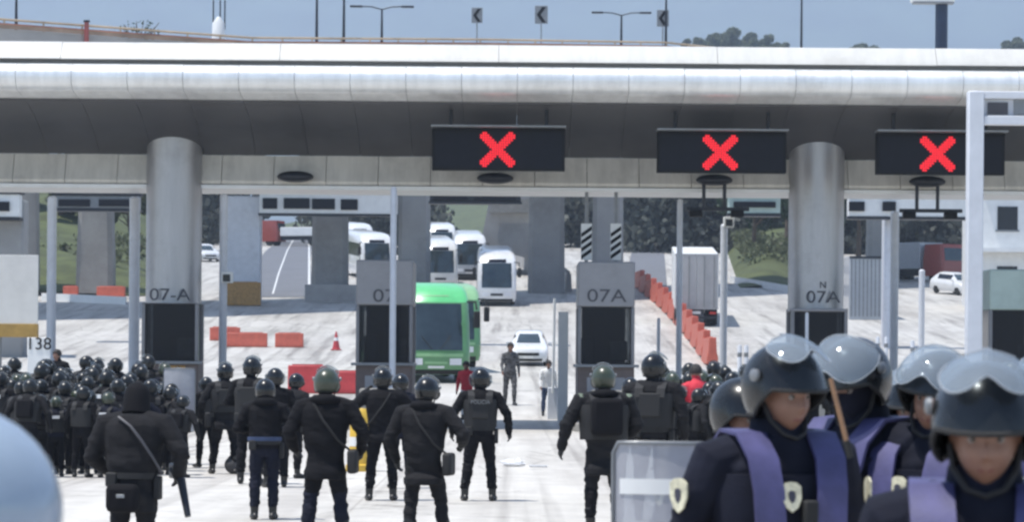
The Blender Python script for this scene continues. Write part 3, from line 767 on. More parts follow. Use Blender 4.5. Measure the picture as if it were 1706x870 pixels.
def kerb_wall(px0, px1, Y0, Y1, label):
    t = thing('kerb_wall', label, 'kerb', (0, 0, 0)); rg = []
    for k in range(7):
        u = k / 6; px = px0 + (px1 - px0) * u; Y = Y0 + (Y1 - Y0) * u; x = gx(px, Y, 510); z = zg(Y)
        rg.append([V((x, Y - .3, z - .3)), V((x, Y + .3, z - .3)), V((x, Y + .25, z + .5)), V((x, Y - .25, z + .5))])
    MB().loft(rg, 'white').build('kerb', t)
kerb_wall(70, 210, 190, 186, 'white painted kerb wall under the grass bank')
kerb_wall(1216, 1312, 222, 208, 'white kerb wall at the foot of the grass slope')
t = thing('traffic_cone', 'lone dark red traffic cone on the pale concrete', 'cone', (gx(560, 146, 578), 146, zg(146)))
MB().box((0, 0, .03), (.52, .52, .06), 'redb').build('base', t, bev=.02); MB().lathe([(.2, .06), (.035, .95), (.0, .96)], 'redb', n=20).build('cone', t); MB().lathe([(.125, .48), (.093, .64)], 'white', n=20).build('band', t)
t = thing('yellow_post', 'yellow plastic delineator drum between two officers', 'drum', (gx(601, 46, 740), 46, 0))
MB().lathe([(.24, .0), (.24, .1), (.19, .12), (.17, .9), (.1, 1.0), (0, 1.01)], 'yellow', n=22).build('body', t); MB().lathe([(.186, .4), (.181, .55)], 'white', n=22).build('band', t)
t = thing('holdall', 'dark holdall lying on the concrete by the boots of officers', 'bag', (gx(392, 44.5, 780), 44.5, 0))
MB().ball((0, 0, .14), (.17, .13, .15), 'bag').build('bag_body', t); MB().tube([(-.1, 0, .25), (0, -.03, .36), (.1, 0, .25)], .015, 'webbing', 6).build('strap', t)
t = thing('litter', 'crumpled white plastic litter on the concrete near the lone officer', 'litter', (gx(855, 48.5, 775), 48.5, 0.01))
mb = MB(); rr = random.Random(2)
mb.ball((0, 0, .05), (.22, .12, .07), 'paper', 12, 7); mb.v = [(x * rr.uniform(.7, 1.2), y * rr.uniform(.7, 1.2), max(0, z * rr.uniform(.6, 1.3))) for x, y, z in mb.v]; mb.build('wrapper', t); MB().box((.42, -.15, .012), (.3, .2, .02), 'paper').build('sheet', t)
# hoarding at left, pole with camera sign 138
t = thing('hoarding', 'white hoarding sheet with ochre foot behind the left crowd', 'hoarding', (gx(-10, 92, 480), 92, zg(92)))
a, b = at(-90, 424, 92), at(63, 540, 92); g = zg(92); xx = t.location.x
MB().span(a.x - xx, b.x - xx, 0, .05, b.z - g, a.z - g, 'white').build('sheet', t, bev=.01)
MB().span(a.x - xx, b.x - xx, -.04, .2, at(0, 562, 92).z - g, b.z - g - .003, 'ochre').build('foot_strip', t, bev=.02)
for p in (-80, 0, 58): MB().tube([(at(p, 500, 92).x - xx, .12, 0), (at(p, 500, 92).x - xx, .12, a.z - g - .1)], .05, 'greysteel', 8).build('post', t)
t = thing('lane_number_sign', 'small white sign numbered 138 above the left crowd', 'sign', (gx(65, 70, 580), 70, 0))
MB().box((0, 0, at(65, 590, 70).z - .08), (.55, .05, .95), 'white').build('panel', t, bev=.01); MB().tube([(0, .06, 0), (0, .06, 1.8)], .04, 'greysteel', 8).build('post', t)
lettering('number_lettering', '138', .42, 'signbox', t, (0, -.035, at(65, 574, 70).z))
t = thing('lane_board', 'white upright board beside booth 07A', 'board', (gx(938, 80, 600), 80, 0))
MB().box((0, 0, 1.6), (.28, .06, 3.1), 'white').build('panel', t, bev=.01); MB().box((0, .1, .4), (.1, .1, .8), 'greysteel').build('post', t)
t = thing('barrier_arm', 'raised white lane barrier arm beside the white board', 'barrier', (gx(921, 84, 640), 84, 0))
MB().box((0, 0, .5), (.3, .3, 1.0), 'polewhite').build('cabinet', t, bev=.02); MB().tube([(0, -.2, .85), (.03, -.2, 3.6)], .04, 'white', 8).build('arm', t)

# ------------------------------------------------------------------ vehicles
def rring(z, w, yf, yb, bow, rc, nf=9):
    """plan outline at height z: bowed front, rounded corners; counterclockwise from front left"""
    P = []
    for k in range(nf):
        u = -1 + 2 * k / (nf - 1); x = u * (w - rc)
        P.append(V((x, yf + bow * u * u, z)))
    for k in range(1, 5): a = -PI / 2 + PI / 2 * k / 5; P.append(V((w - rc + rc * math.cos(a), yf + bow + rc + rc * math.sin(a), z)))
    P.append(V((w, yf + bow + rc, z)))
    P.append(V((w, (yf + yb) / 2, z)))
    for k in range(0, 5): a = PI / 2 * k / 4; P.append(V((w - rc * .5 + rc * .5 * math.cos(a), yb - rc * .5 + rc * .5 * math.sin(a), z)))
    for k in range(0, 5): a = PI / 2 + PI / 2 * k / 4; P.append(V((-w + rc * .5 + rc * .5 * math.cos(a), yb - rc * .5 + rc * .5 * math.sin(a), z)))
    P.append(V((-w, (yf + yb) / 2, z)))
    P.append(V((-w, yf + bow + rc, z)))
    for k in range(1, 5): a = PI + PI / 2 * k / 5; P.append(V((-w + rc + rc * math.cos(a), yf + bow + rc + rc * math.sin(a), z)))
    return P
class Hull:
    def __init__(s, sl): s.sl = sl        # (z, w, yf, yb, bow, rc)
    def I(s, z, k): return float(np.interp(z, [q[0] for q in s.sl], [q[k] for q in s.sl]))
    def body(s, mat, zlo=None, zhi=None, off=0.0):
        mb = MB()
        zs = [q[0] for q in s.sl]
        zlo = zs[0] if zlo is None else zlo; zhi = zs[-1] if zhi is None else zhi
        L = sorted(set([zlo, zhi] + [z for z in zs if zlo < z < zhi]))
        mb.loft([rring(z, s.I(z, 1) + off, s.I(z, 2) - off, s.I(z, 3) + off, s.I(z, 4), s.I(z, 5)) for z in L], mat); return mb
    def front(s, mb, z0, z1, x0, x1, off, mat, n=10, m=6, th=.02):
        out = []; inn = []
        for j in range(m + 1):
            z = z0 + (z1 - z0) * j / m; ro = []; ri = []
            for i in range(n + 1):
                x = x0 + (x1 - x0) * i / n; w = s.I(z, 1) - s.I(z, 5); u = min(1.2, abs(x) / w)
                y = s.I(z, 2) + s.I(z, 4) * u * u + (max(0, abs(x) - w) ** 2) / (2 * s.I(z, 5))
                ro.append(V((x, y - off, z))); ri.append(V((x, y + th, z)))
            out.append(ro); inn.append(ri)
        mb.loft([o + i[::-1] for o, i in zip(out, inn)], mat)
    def side(s, mb, sx, y0, y1, z0, z1, off, mat, th=.02):
        w0, w1 = s.I(z0, 1), s.I(z1, 1)
        q = [(w0 + off, z0), (w1 + off, z1), (w1 - th, z1), (w0 - th, z0)]
        mb.loft([[V((sx * a, y, b)) for a, b in q] for y in (y0, y1)], mat)
def wheel(parent, x, y, r, w):
    g = MB().lathe([(r * .6, -w / 2), (r * .93, -w / 2), (r, -w * .3), (r, w * .3), (r * .93, w / 2), (r * .6, w / 2)], 'rubber', n=24, axis='x').build('wheel', parent, (x, y, r))
    MB().lathe([(r * .15, -w * .46), (r * .62, -w * .40), (r * .62, w * .40), (r * .15, w * .46)], 'greysteel', n=20, axis='x').build('rim', g)
def slope(o, Y, rz): # pitch along the ground
    a = math.atan2(zg(Y + 9) - zg(Y), 9)
    o.rotation_euler = (Matrix.Rotation(rz, 3, 'Z') @ Matrix.Rotation(a, 3, 'X')).to_euler()
def coach(px, Y, rz, label, body, low, roof, group, L_=12.0, py=560, stripe=None, H=3.55, dz=0.0):
    x = gx(px, Y, py); t = thing('coach', label, 'coach', (x, Y, zg(Y) + dz), rz, group); slope(t, Y, rz)
    k = H / 3.55
    h = Hull([(.32, 1.20, .10, L_, .10, .22), (.55, 1.26, .0, L_, .12, .24), (1.05, 1.27, .0, L_, .14, .26), (1.25, 1.27, .03, L_, .14, .26), (2.2, 1.26, .22, L_, .16, .28), (2.85 * k, 1.24, .46, L_, .18, .30), (3.2 * k, 1.20, .72, L_ - .03, .22, .34), (3.42 * k, 1.10, 1.15, L_ - .1, .25, .38), (3.55 * k, .85, 2.0, L_ - .4, .2, .4)])
    zw = 2.86 * k
    h.body(low, None, 1.18).build('lower_body', t, sharp=50)
    h.body(body, 1.183, zw - .003).build('upper_body', t, sharp=50)
    h.body(roof, zw).build('roof', t, sharp=50)
    mb = MB(); h.front(mb, 1.22, zw - .05, -1.16, 1.16, .012, 'wind'); mb.build('windscreen', t, sharp=60)
    for s in (-1, 1):
        mb = MB(); h.side(mb, s, 1.15, L_ - .5, 1.75, zw - .12, .008, 'glass'); sw = mb.build('side_windows', t)
        mb = MB(); h.side(mb, s, .75, 1.1, 1.3, zw - .3, .008, 'glass'); mb.build('driver_window', t)
        mb = MB(); h.front(mb, .68, .92, s * .72 - .22, s * .72 + .22, .015, 'lens', 5, 3); mb.build('headlight', t, sharp=60)
        m = MB().tube([(s * 1.15, .35, zw + .02), (s * 1.42, -.12, zw + .02), (s * 1.45, -.22, zw - .25)], .035, 'rubber', 7).build('mirror_arm', t)
        MB().box((s * 1.46, -.2, zw - .62), (.24, .16, .62), 'rubber').build('mirror_housing', m, bev=.05)
        for y in (2.6, L_ - 3.2, L_ - 1.9): wheel(t, s * 1.06, y, .48, .3)
        w = MB().tube([(s * .15, -.02, 1.26), (s * .55, .06, 1.75)], .015, 'rubber', 5).build('wiper', t)
    mb = MB(); h.front(mb, .33, .5, -1.05, 1.05, .02, 'rubber'); mb.build('bumper', t, sharp=60)
    mb = MB(); h.front(mb, .56, .64, -.3, .3, .02, 'white', 4, 2); mb.build('number_plate', t)
    if stripe:
        mb = MB(); h.front(mb, .98, 1.1, -1.1, 1.1, .01, stripe); h.front(mb, .72, .80, -.42, .42, .011, stripe); mb.build('front_stripe', t, sharp=60)
    else:
        mb = MB(); h.front(mb, .70, .86, -.4, .4, .012, 'darksteel'); mb.build('grille', t, sharp=60)
    mb = MB(); h.front(mb, zw - .02, zw + .2, -.6, .6, .012, 'glass', 8, 3) if not stripe else h.front(mb, zw + .22, zw + .26, -.5, .5, .01, 'greenpale', 6, 2); mb.build('destination_box', t, sharp=60)
    return t
coach(727, 105.5, R(6), 'green coach with bright green roof front beside booth 07', 'greenlow', 'greenlow', 'green', 'coaches coming down to the plaza', stripe='greenpale', H=3.7)
coach(752, 121, R(5), 'second green coach close behind the first, only its side edge showing', 'greenlow', 'greenlow', 'greenpale', 'coaches coming down to the plaza', stripe='greenpale', H=3.6, dz=.2)
coach(827, 187, R(1), 'white coach with dark windscreen alone in the open lane', 'carwhite', 'carwhite', 'carwhite', 'coaches coming down to the plaza')
coach(733, 208, R(4), 'white coach half hidden behind the green coach and grey post', 'carwhite', 'carwhite', 'carwhite', 'coaches coming down to the plaza')
coach(782, 222, R(2), 'pale grey coach squeezed between the two white coaches', 'busgrey', 'busgrey', 'carwhite', 'coaches coming down to the plaza')
coach(628, 222, R(12), 'white coach passing the middle pier on the far approach', 'carwhite', 'carwhite', 'carwhite', 'coaches coming down to the plaza')
coach(600, 262, R(14), 'farthest white coach, behind the middle overpass pier', 'carwhite', 'busgrey', 'carwhite', 'coaches coming down to the plaza')
coach(735, 262, R(3), 'white coach roof showing over the others at the top of the queue', 'carwhite', 'carwhite', 'carwhite', 'coaches coming down to the plaza')

def car(px, Y, rz, label, mat, group=None, py=600, kind='car'):
    x = gx(px, Y, py); t = thing('car', label, kind, (x, Y, zg(Y)), rz, group); slope(t, Y, rz)
    L_ = 4.4
    h = Hull([(.22, .80, .10, L_ - .1, .12, .2), (.40, .89, .0, L_, .16, .25), (.66, .91, .03, L_, .18, .28), (.80, .90, .10, L_, .2, .3), (.93, .86, .55, L_ - .02, .2, .3), (1.0, .82, 1.05, L_ - .06, .16, .25), (1.30, .70, 1.60, L_ - .45, .14, .22), (1.50, .60, 2.0, L_ - .8, .12, .2), (1.56, .45, 2.25, L_ - 1.1, .1, .2)])
    h.body(mat, None, .997).build('body', t, sharp=40); h.body(mat, .998).build('cabin', t, sharp=40)
    mb = MB(); h.front(mb, 1.04, 1.44, -.62, .62, .012, 'wind'); mb.build('windscreen', t, sharp=60)
    mb = MB(); h.front(mb, .50, .64, -.5, .5, .015, 'rubber'); mb.build('grille', t, sharp=60)
    mb = MB(); h.front(mb, .24, .36, -.72, .72, .02, 'rubber'); mb.build('bumper', t, sharp=60)
    mb = MB(); h.front(mb, .40, .49, -.24, .24, .025, 'white', 4, 2); mb.build('number_plate', t)
    for s in (-1, 1):
        mb = MB(); h.front(mb, .60, .74, s * .68 - .15, s * .68 + .15, .015, 'lens', 5, 3); mb.build('headlight', t, sharp=60)
        mb = MB(); h.side(mb, s, 1.75, L_ - .9, 1.06, 1.40, .008, 'glass'); mb.build('side_windows', t)
        MB().box((s * .98, 1.35, 1.03), (.2, .12, .14), mat).build('mirror_housing', t, bev=.03)
        for y in (.85, L_ - .85): wheel(t, s * .80, y, .31, .2)
    return t
car(880, 134, R(-1), 'white car coming through the open lane behind the walking man', 'carwhite', py=620)
car(1058, 385, R(3), 'tiny white car far up the dark approach road', 'carwhite', py=400)
car(1116, 372, R(0), 'pale car just above the box lorry, far up the road', 'busgrey', py=412)
car(352, 260, R(20), 'white car glimpsed between the left column and the pylon', 'carwhite', py=400)
car(1622, 205, R(25), 'white car with dark windows behind the gantry post', 'carwhite', py=480)

def lorry(px, Y, rz, label):
    x = gx(px, Y, 540); t = thing('box_lorry', label, 'lorry', (x, Y, zg(Y)), rz); slope(t, Y, rz)
    w, z0, z1, L_ = 1.27, 1.05, 4.25, 11.5
    MB().span(-w, w, 0.02, L_, z0, z1, 'white').build('box_body', t, bev=.03)
    for s in (-1, 1):
        d = MB().span(s * .02, s * (w - .05), -.04, .017, z0 + .06, z1 - .06, 'boxshade').build('rear_door', t, bev=.01)
        for u in (.35, .8): MB().tube([(s * w * u, -.07, z0 + .1), (s * w * u, -.07, z1 - .1)], .022, 'greysteel', 6).build('lock_rod', d)
        MB().box((s * .95, -.03, .82), (.4, .08, .14), 'redlens').build('tail_light', t, bev=.01)
        MB().box((s * .72, .9, .4), (.55, .02, .5), 'rubber').build('mud_flap', t)
        for y in (1.6, 2.9, L_ - 1.5): wheel(t, s * 1.0, y, .5, .5)
    MB().span(-w, w, -.05, .02, z1 - .055, z1 + .02, 'boxshade').span(-w, w, -.05, .02, z0 - .02, z0 + .055, 'boxshade').build('rear_frame', t)
    MB().span(-.45, .45, .02, L_ + 1, .72, z0 - .003, 'darksteel').build('chassis', t)
    MB().span(-w + .1, w - .1, -.06, .08, .48, .62, 'darksteel').build('underride_bar', t, bev=.01)
    MB().box((0, -.04, .84), (.5, .03, .16), 'white').build('number_plate', t)
    h = Hull([(.5, 1.15, 0, 2.2, .0, .2), (1.2, 1.2, 0, 2.2, .0, .2), (2.4, 1.18, .0, 2.05, .0, .2), (3.2, 1.05, .0, 1.7, 0, .2)])
    c = h.body('carwhite').build('cab', t, (0, L_ + .25, 0))
    return t
lorry(1160, 168, R(-2.2), 'white box lorry seen from behind beside the orange barriers')
def far_truck():
    Y = 330; x = gx(470, Y, 385); t = thing('tanker_lorry', 'red lorry with pale trailer far up the left approach road', 'lorry', (x, Y, zg(Y)), R(70)); 
    h = Hull([(.5, 1.2, 0, 2.2, 0, .2), (1.8, 1.22, 0, 2.2, 0, .2), (2.9, 1.15, .15, 2.2, 0, .25)]); h.body('truckred').build('cab', t)
    mb = MB(); h.front(mb, 1.7, 2.6, -1.0, 1.0, .02, 'wind'); mb.build('windscreen', t)
    MB().span(-1.2, 1.2, -6.2, -.3, 1.1, 2.1, 'white').build('trailer', t, bev=.05)
    MB().span(-.4, .4, -6, 2, .7, 1.09, 'darksteel').build('chassis', t)
    for s in (-1, 1):
        for y in (1.1, -4.2, -5.4): wheel(t, s * .95, y, .48, .4)
far_truck()
def container():
    Y = 176; x = gx(1447, Y, 500); t = thing('container', 'blue grey container standing beside the right toll column', 'container', (x, Y, zg(Y)), R(0))
    w = 65 / S(Y) / 2; h = 3.9
    MB().span(-w, w, 0, 6, 0, h, 'navysteel' if False else 'busgrey').build('box_body', t, bev=.03)
    mb = MB()
    for k in range(9): mb.span(-w + .1 + k * (2 * w - .2) / 9, -w + .18 + k * (2 * w - .2) / 9, -.05, -.003, .2, h - .2, 'greysteel')
    mb.build('rib_panel', t); MB().span(-w, w, -.06, -.003, h - .16, h, 'darksteel').build('top_rail', t)
container()
def red_truck():
    Y = 225; x = gx(1590, Y, 420); t = thing('red_lorry', 'lorry with red cab behind the white gantry post', 'lorry', (x, Y, zg(Y)), R(35))
    h = Hull([(.5, 1.2, 0, 2.3, 0, .2), (1.8, 1.22, 0, 2.3, 0, .2), (3.0, 1.15, .15, 2.2, 0, .25)]); h.body('truckred').build('cab', t)
    mb = MB(); h.front(mb, 1.7, 2.7, -1.0, 1.0, .02, 'wind'); mb.build('windscreen', t)
    MB().span(-1.25, 1.25, 2.6, 8.5, 1.1, 3.2, 'busgrey').build('cargo_box', t, bev=.05); MB().span(-.4, .4, .5, 8.4, .6, 1.09, 'darksteel').build('chassis', t)
    for s in (-1, 1):
        for y in (1.2, 6.2, 7.4): wheel(t, s * .95, y, .48, .4)
red_truck()
def office():
    Y = 185; a = at(1636, 322, Y); b = at(1800, 450, Y); g = zg(Y)
    t = thing('toll_office', 'white two storey toll office with windows at the edge of the plaza', 'building', (a.x, Y, g))
    L_ = b.x - a.x; H = a.z - g + 1.5
    MB().span(0, L_, 0, 8, -.3, H, 'white').build('wall', t)
    MB().span(-.4, L_ + .4, -.6, 8.4, H + .003, H + .3, 'greysteel').build('roof', t)
    MB().span(-1.0, L_, -1.3, -.003, H * .42, H * .42 + .25, 'white').build('balcony_slab', t)
    for zz in (H * .16, H * .58):
        for k in range(3):
            w = MB().span(1.0 + k * 2.0, 2.3 + k * 2.0, -.05, .02, zz, zz + 1.5, 'glass').build('window', t)
            MB().span(.9 + k * 2.0, 2.4 + k * 2.0, -.12, -.003, zz - .12, zz - .003, 'greysteel').build('sill', w)
office()
def booth_row():
    for i, px in enumerate((1560, 1600)):
        Y = 122; x = gx(px, Y, 560); t = thing('jersey_barrier', 'pale concrete barrier block behind the gantry post' if i else 'pale concrete barrier block behind the cream camera post', 'barrier', (x, Y, zg(Y)), R(8), 'concrete blocks on the right lanes')
        MB().loft([[V((xx, a_, b_)) for a_, b_ in ((-.3, 0), (.3, 0), (.28, .2), (.12, .5), (.1, .9), (-.1, .9), (-.12, .5), (-.28, .2))] for xx in (-.55, .55)], 'concrete').build('block', t, bev=.02)
        MB().box((0, 0, .93), (.5, .1, .05), 'ochre').build('cap', t)
booth_row()

# ------------------------------------------------------------------ people
def E_ring(c, rx, ry, M4, n=16, pw=2.3):
    out = []
    for k in range(n):
        t = 2 * PI * k / n; a, b = math.cos(t), math.sin(t)
        x = math.copysign(abs(a) ** (2 / pw), a) * rx; y = math.copysign(abs(b) ** (2 / pw), b) * ry
        out.append(M4 @ V((c[0] + x, c[1] + y, c[2])))
    return out
class Raw(MB):
    def __init__(s): super().__init__(); s.smp = []
    def chain(s, pts, rad, tagname, n=12, sub=6):
        pts = [V(p) for p in pts]
        d0 = (pts[0] - pts[1]).normalized(); d1 = (pts[-1] - pts[-2]).normalized()
        P = [pts[0] + d0 * rad[0] * .9, pts[0] + d0 * rad[0] * .5] + pts + [pts[-1] + d1 * rad[-1] * .5, pts[-1] + d1 * rad[-1] * .9]
        Rr = [rad[0] * .35, rad[0] * .85] + list(rad) + [rad[-1] * .85, rad[-1] * .35]
        s.tube(P, Rr, 'black', n)
        for a, b, ra, rb in zip(pts[:-1], pts[1:], rad[:-1], rad[1:]):
            for k in range(sub): u = k / sub; s.smp.append((a.lerp(b, u), ra + (rb - ra) * u, tagname))
        s.smp.append((pts[-1], rad[-1], tagname))
REG = ['jacket', 'trousers', 'boot', 'skin', 'glove', 'lips']

def head_verts(Hd, n=40, m=30):
    """sculpted head facing +Y, origin at the eye line"""
    rings = []
    g = lambda x, s: math.exp(-(x / s) ** 2)
    for i in range(1, m):
        a = PI * i / m; ring = []
        for k in range(n):
            t = 2 * PI * k / n
            dx, dy, dz = math.sin(a) * math.cos(t), math.sin(a) * math.sin(t), -math.cos(a)
            x, y, z = dx * .076, dy * .096, dz * .118 + .002
            if z < 0:
                u = min(1, -z / .118); x *= 1 - .26 * u * u; y *= 1 - .10 * u
                if y > 0: y += .018 * u
            if dy > 0:
                f = max(0, dy)
                y += f * (.024 * g(x, .011) * g(z + .028, .017) + .012 * g(x, .009) * g(z + .004, .022) + .010 * g(z - .030, .012) * g(x, .05)
                          - .013 * (g(x - .031, .015) + g(x + .031, .015)) * g(z - .006, .013)
                          + .008 * (g(x - .042, .02) + g(x + .042, .02)) * g(z + .03, .02)
                          + .009 * g(x, .02) * g(z + .066, .007) + .007 * g(x, .016) * g(z + .081, .007) - .005 * g(x, .026) * g(z + .0735, .003)
                          - .006 * g(x, .03) * g(z + .094, .008) + .010 * g(x, .024) * g(z + .112, .014))
                x += math.copysign(1, x) * .007 * f * g(abs(x) - .013, .007) * g(z + .038, .009)
            ring.append(Hd @ V((x, y, z)))
        rings.append(ring)
    return rings

def hand(raw, wr, d, n_, side, tagname, curl=0.6):
    """palm, four fingers and thumb at wrist wr, forearm direction d, palm facing n_"""
    d = d.normalized(); n_ = (n_ - d * n_.dot(d)).normalized(); w = d.cross(n_) * side
    pc = wr + d * .045
    raw.chain([wr + d * .005, pc, pc + d * .035], [.027, .034, .032], tagname, 8, 3)
    raw.chain([pc + w * .022, pc - w * .022], [.023, .023], tagname, 8, 3)
    for k, ln in enumerate((.9, 1.0, .95, .78)):
        r0 = pc + d * .048 + w * (.030 - .020 * k)
        d1 = (d * math.cos(curl * .5) + n_ * math.sin(curl * .5)); d2 = (d * math.cos(curl * 1.3) + n_ * math.sin(curl * 1.3))
        a = r0 + d1 * .038 * ln; raw.chain([r0 - d * .02, r0, a, a + d2 * .034 * ln], [.010, .0105, .0095, .008], tagname, 7, 3)
    t0 = wr + d * .025 + w * .026; t1 = t0 + (d * .6 + w * .75 + n_ * .3).normalized() * .042
    raw.chain([t0, t1, t1 + (d * .9 + w * .2 + n_ * .4).normalized() * .03], [.014, .012, .009], tagname, 7, 3)

def solve(p):
    """joint positions for a pose; the figure faces +Y"""
    lean, tw = R(p.get('lean', 2)), R(p.get('twist', 0))
    piv = V((p.get('hipx', 0), p.get('hipy', 0), .95 - p.get('drop', 0)))
    T = Matrix.Translation(piv) @ Matrix.Rotation(tw, 4, 'Z') @ Matrix.Rotation(-lean, 4, 'X') @ Matrix.Translation((0, 0, -.95))
    Pv = Matrix.Translation((piv.x, piv.y, piv.z - .95)) @ Matrix.Translation((0, 0, 0))
    hp, hy = R(p.get('pitch', 5)), R(p.get('yaw', 0))
    Hd = T @ Matrix.Translation((0, .025, 1.50)) @ Matrix.Rotation(hy, 4, 'Z') @ Matrix.Rotation(-hp + lean * .8, 4, 'X') @ Matrix.Rotation(R(p.get('roll', 0)), 4, 'Y') @ Matrix.Translation((0, .015, .125))
    return T, Pv, Hd
def build_body(p, voxel, mats, seed=0, folds=.006):
    rw = Raw(); T, Pv, Hd = solve(p); b = p.get('bulk', 1.1)
    # torso
    prof = [(.80, .125, .10, Pv), (.88, .178, .13, Pv), (.96, .185, .135, Pv), (1.06, .178 * b, .128 * b, T), (1.18, .185 * b, .130 * b, T), (1.30, .20 * b, .138 * b, T), (1.39, .205 * b, .132 * b, T), (1.45, .165 * b, .11 * b, T), (1.495, .095 * b, .085 * b, T)]
    if p.get('skirt'):
        sk = p['skirt']; prof = [(sk, .21, .165, Pv), (sk + .07, .215, .165, Pv)] + [q for q in prof if q[0] > sk + .12]
    rw.loft([E_ring((0, 0, z), rx, ry, m) for z, rx, ry, m in prof], 'black')
    for z, rx, ry, m in prof:
        for s in (-.55, 0, .55): rw.smp.append((m @ V((s * rx, 0, z)), min(rx, ry) * (1.0 if z > .93 else .92), 'jacket' if z > .93 or p.get('skirt') else 'trousers'))
    # neck, collar, head
    nk = 'jacket' if p.get('balaclava') else 'skin'
    rw.chain([T @ V((0, -.01, 1.44)), Hd @ V((0, -.02, -.07))], [.066, .058], nk)
    rw.chain([T @ V((0, -.005, 1.47)), T @ V((0, .008, 1.515))], [.083, .074], 'jacket')
    rings = head_verts(Hd); rw.loft(rings, 'black')
    for q in ((0, 0, .03), (0, .03, -.03), (0, .03, -.08), (0, -.03, .0), (0, .05, -.03)): rw.smp.append((Hd @ V(q), .062, nk))
    if p.get('balaclava'): rw.smp.append((Hd @ V((0, .06, .008)), .045, 'skin'))
    else:
        for s in (-.013, .013): rw.smp.append((Hd @ V((s, .088, -.0735)), .0215, 'lips'))
    for s in (-1, 1):
        e = Hd @ V((s * .077, -.008, -.005)); rw.chain([e + Hd.to_3x3() @ V((0, .0, .022)), e + Hd.to_3x3() @ V((0, -.004, -.022))], [.014, .010], nk, 8, 3)
    J = {}
    for s, k in ((-1, 'l'), (1, 'r')):
        fx, fy = p.get(k + 'foot', (.13, 0)); fx *= s; fz = p.get(k + 'lift', 0)
        hip = Pv @ V((s * .092, 0, .88)); ank = V((fx, fy - .03, .10 + fz))
        kf = p.get(k + 'knee', .03)
        mid = hip.lerp(ank, .5) + V((s * .012, kf, .02)); J[k + 'knee'] = mid
        rw.chain([hip, hip.lerp(mid, .5), mid, mid.lerp(ank, .35) + V((0, -.018, 0)), ank + V((0, 0, .10))], [.098, .092, .072, .073, .064], 'trousers', 14)
        yw = R(p.get(k + 'toe', 12)) * -s; fr = Matrix.Rotation(yw, 3, 'Z')
        rw.chain([ank + V((0, 0, .17)), ank + V((0, 0, .0)), ank + fr @ V((0, .02, -.04))], [.062, .052, .052], 'boot', 12)
        rw.chain([ank + fr @ V((0, -.045, -.055)), ank + fr @ V((0, .05, -.05)), ank + fr @ V((0, .14, -.062)), ank + fr @ V((0, .19, -.066))], [.044, .047, .040, .030], 'boot', 12)
        sh = T @ V((s * .198 * b, 0, 1.405)); e_, w_ = p.get(k + 'arm', ((.07, -.04, -.28), (.09, .03, -.53)))
        el = sh + T.to_3x3() @ V((s * e_[0], e_[1], e_[2])); wr = sh + T.to_3x3() @ V((s * w_[0], w_[1], w_[2]))
        rw.chain([T @ V((s * .11, 0, 1.43)), sh, sh.lerp(el, .5), el], [.075 * b, .078 * b, .064 * b, .055 * b], 'jacket', 12)
        rw.chain([el, el.lerp(wr, .4), wr], [.055 * b, .052 * b, .041 * b], 'jacket', 12)
        J[k + 'wrist'] = wr; J[k + 'shoulder'] = sh; J[k + 'elbow'] = el
        pn = T.to_3x3() @ V((-s, .25, 0)) if w_[2] < -.3 else T.to_3x3() @ V((-s * .6, -.2, -.5))
        hand(rw, wr, wr - el, pn, s, p.get('hands', 'glove'), p.get('curl', .7))
    me = bpy.data.meshes.new('raw'); me.from_pydata(rw.v, [], rw.f); me.update()
    o = bpy.data.objects.new('raw', me); COL.objects.link(o)
    md = o.modifiers.new('r', 'REMESH'); md.mode = 'VOXEL'; md.voxel_size = voxel
    ms = o.modifiers.new('s', 'SMOOTH'); ms.iterations = 3 if voxel > .012 else 4; ms.factor = .5
    bpy.context.view_layer.update()
    out = bpy.data.meshes.new_from_object(o.evaluated_get(bpy.context.evaluated_depsgraph_get()))
    bpy.data.objects.remove(o); bpy.data.meshes.remove(me)
    n = len(out.vertices); co = np.empty(n * 3); out.vertices.foreach_get('co', co); co = co.reshape(-1, 3)
    nm = np.empty(n * 3); out.vertices.foreach_get('normal', nm); nm = nm.reshape(-1, 3)
    C = np.array([tuple(q[0]) for q in rw.smp]); Rd = np.array([q[1] for q in rw.smp]); Tg = np.array([REG.index(q[2]) for q in rw.smp])
    def region(pts):
        r = np.empty(len(pts), int)
        for i in range(0, len(pts), 4000):
            d = np.linalg.norm(pts[i:i + 4000, None, :] - C[None], axis=2) - Rd[None]; r[i:i + 4000] = Tg[d.argmin(1)]
        return r
    vr = region(co)
    # cloth folds: crosswise creases round the limbs, crowded at knee, elbow and waist
    jk = np.array([tuple(J[k]) for k in ('lknee', 'rknee', 'lelbow', 'relbow')] + [tuple(T @ V((0, 0, 1.02))), tuple(V((p.get('lfoot', (.13, 0))[0] * -1, 0, .2))), tuple(V((p.get('rfoot', (.13, 0))[0], 0, .2)))])
    near = np.exp(-(np.linalg.norm(co[:, None, :] - jk[None], axis=2).min(1) / .16) ** 2)
    dsp = np.zeros(n)
    for i in np.nonzero(vr <= 1)[0]:
        q = co[i]
        w = noise.noise(V((q[0] * 5 + seed, q[1] * 5, q[2] * 17 + q[0] * 6))) + .5 * noise.noise(V((q[0] * 14, q[1] * 14 + seed, q[2] * 34)))
        w2 = noise.noise(V((q[0] * 11 + seed, q[1] * 11, q[2] * 4)))
        dsp[i] = folds * (.45 + 1.3 * near[i]) * w + folds * .5 * w2
    co = co + nm * dsp[:, None]; out.vertices.foreach_set('co', co.ravel())
    nf = len(out.polygons); fc = np.empty(nf * 3); out.polygons.foreach_get('center', fc)
    out.materials.clear()
    for r in REG: out.materials.append(MT[mats.get(r, {'boot': 'boot', 'skin': 'skin', 'glove': 'glove', 'lips': 'lips'}.get(r, 'black'))])
    out.polygons.foreach_set('material_index', region(fc.reshape(-1, 3))); out.polygons.foreach_set('use_smooth', [True] * nf)
    out.update(); out.name = 'person_body'
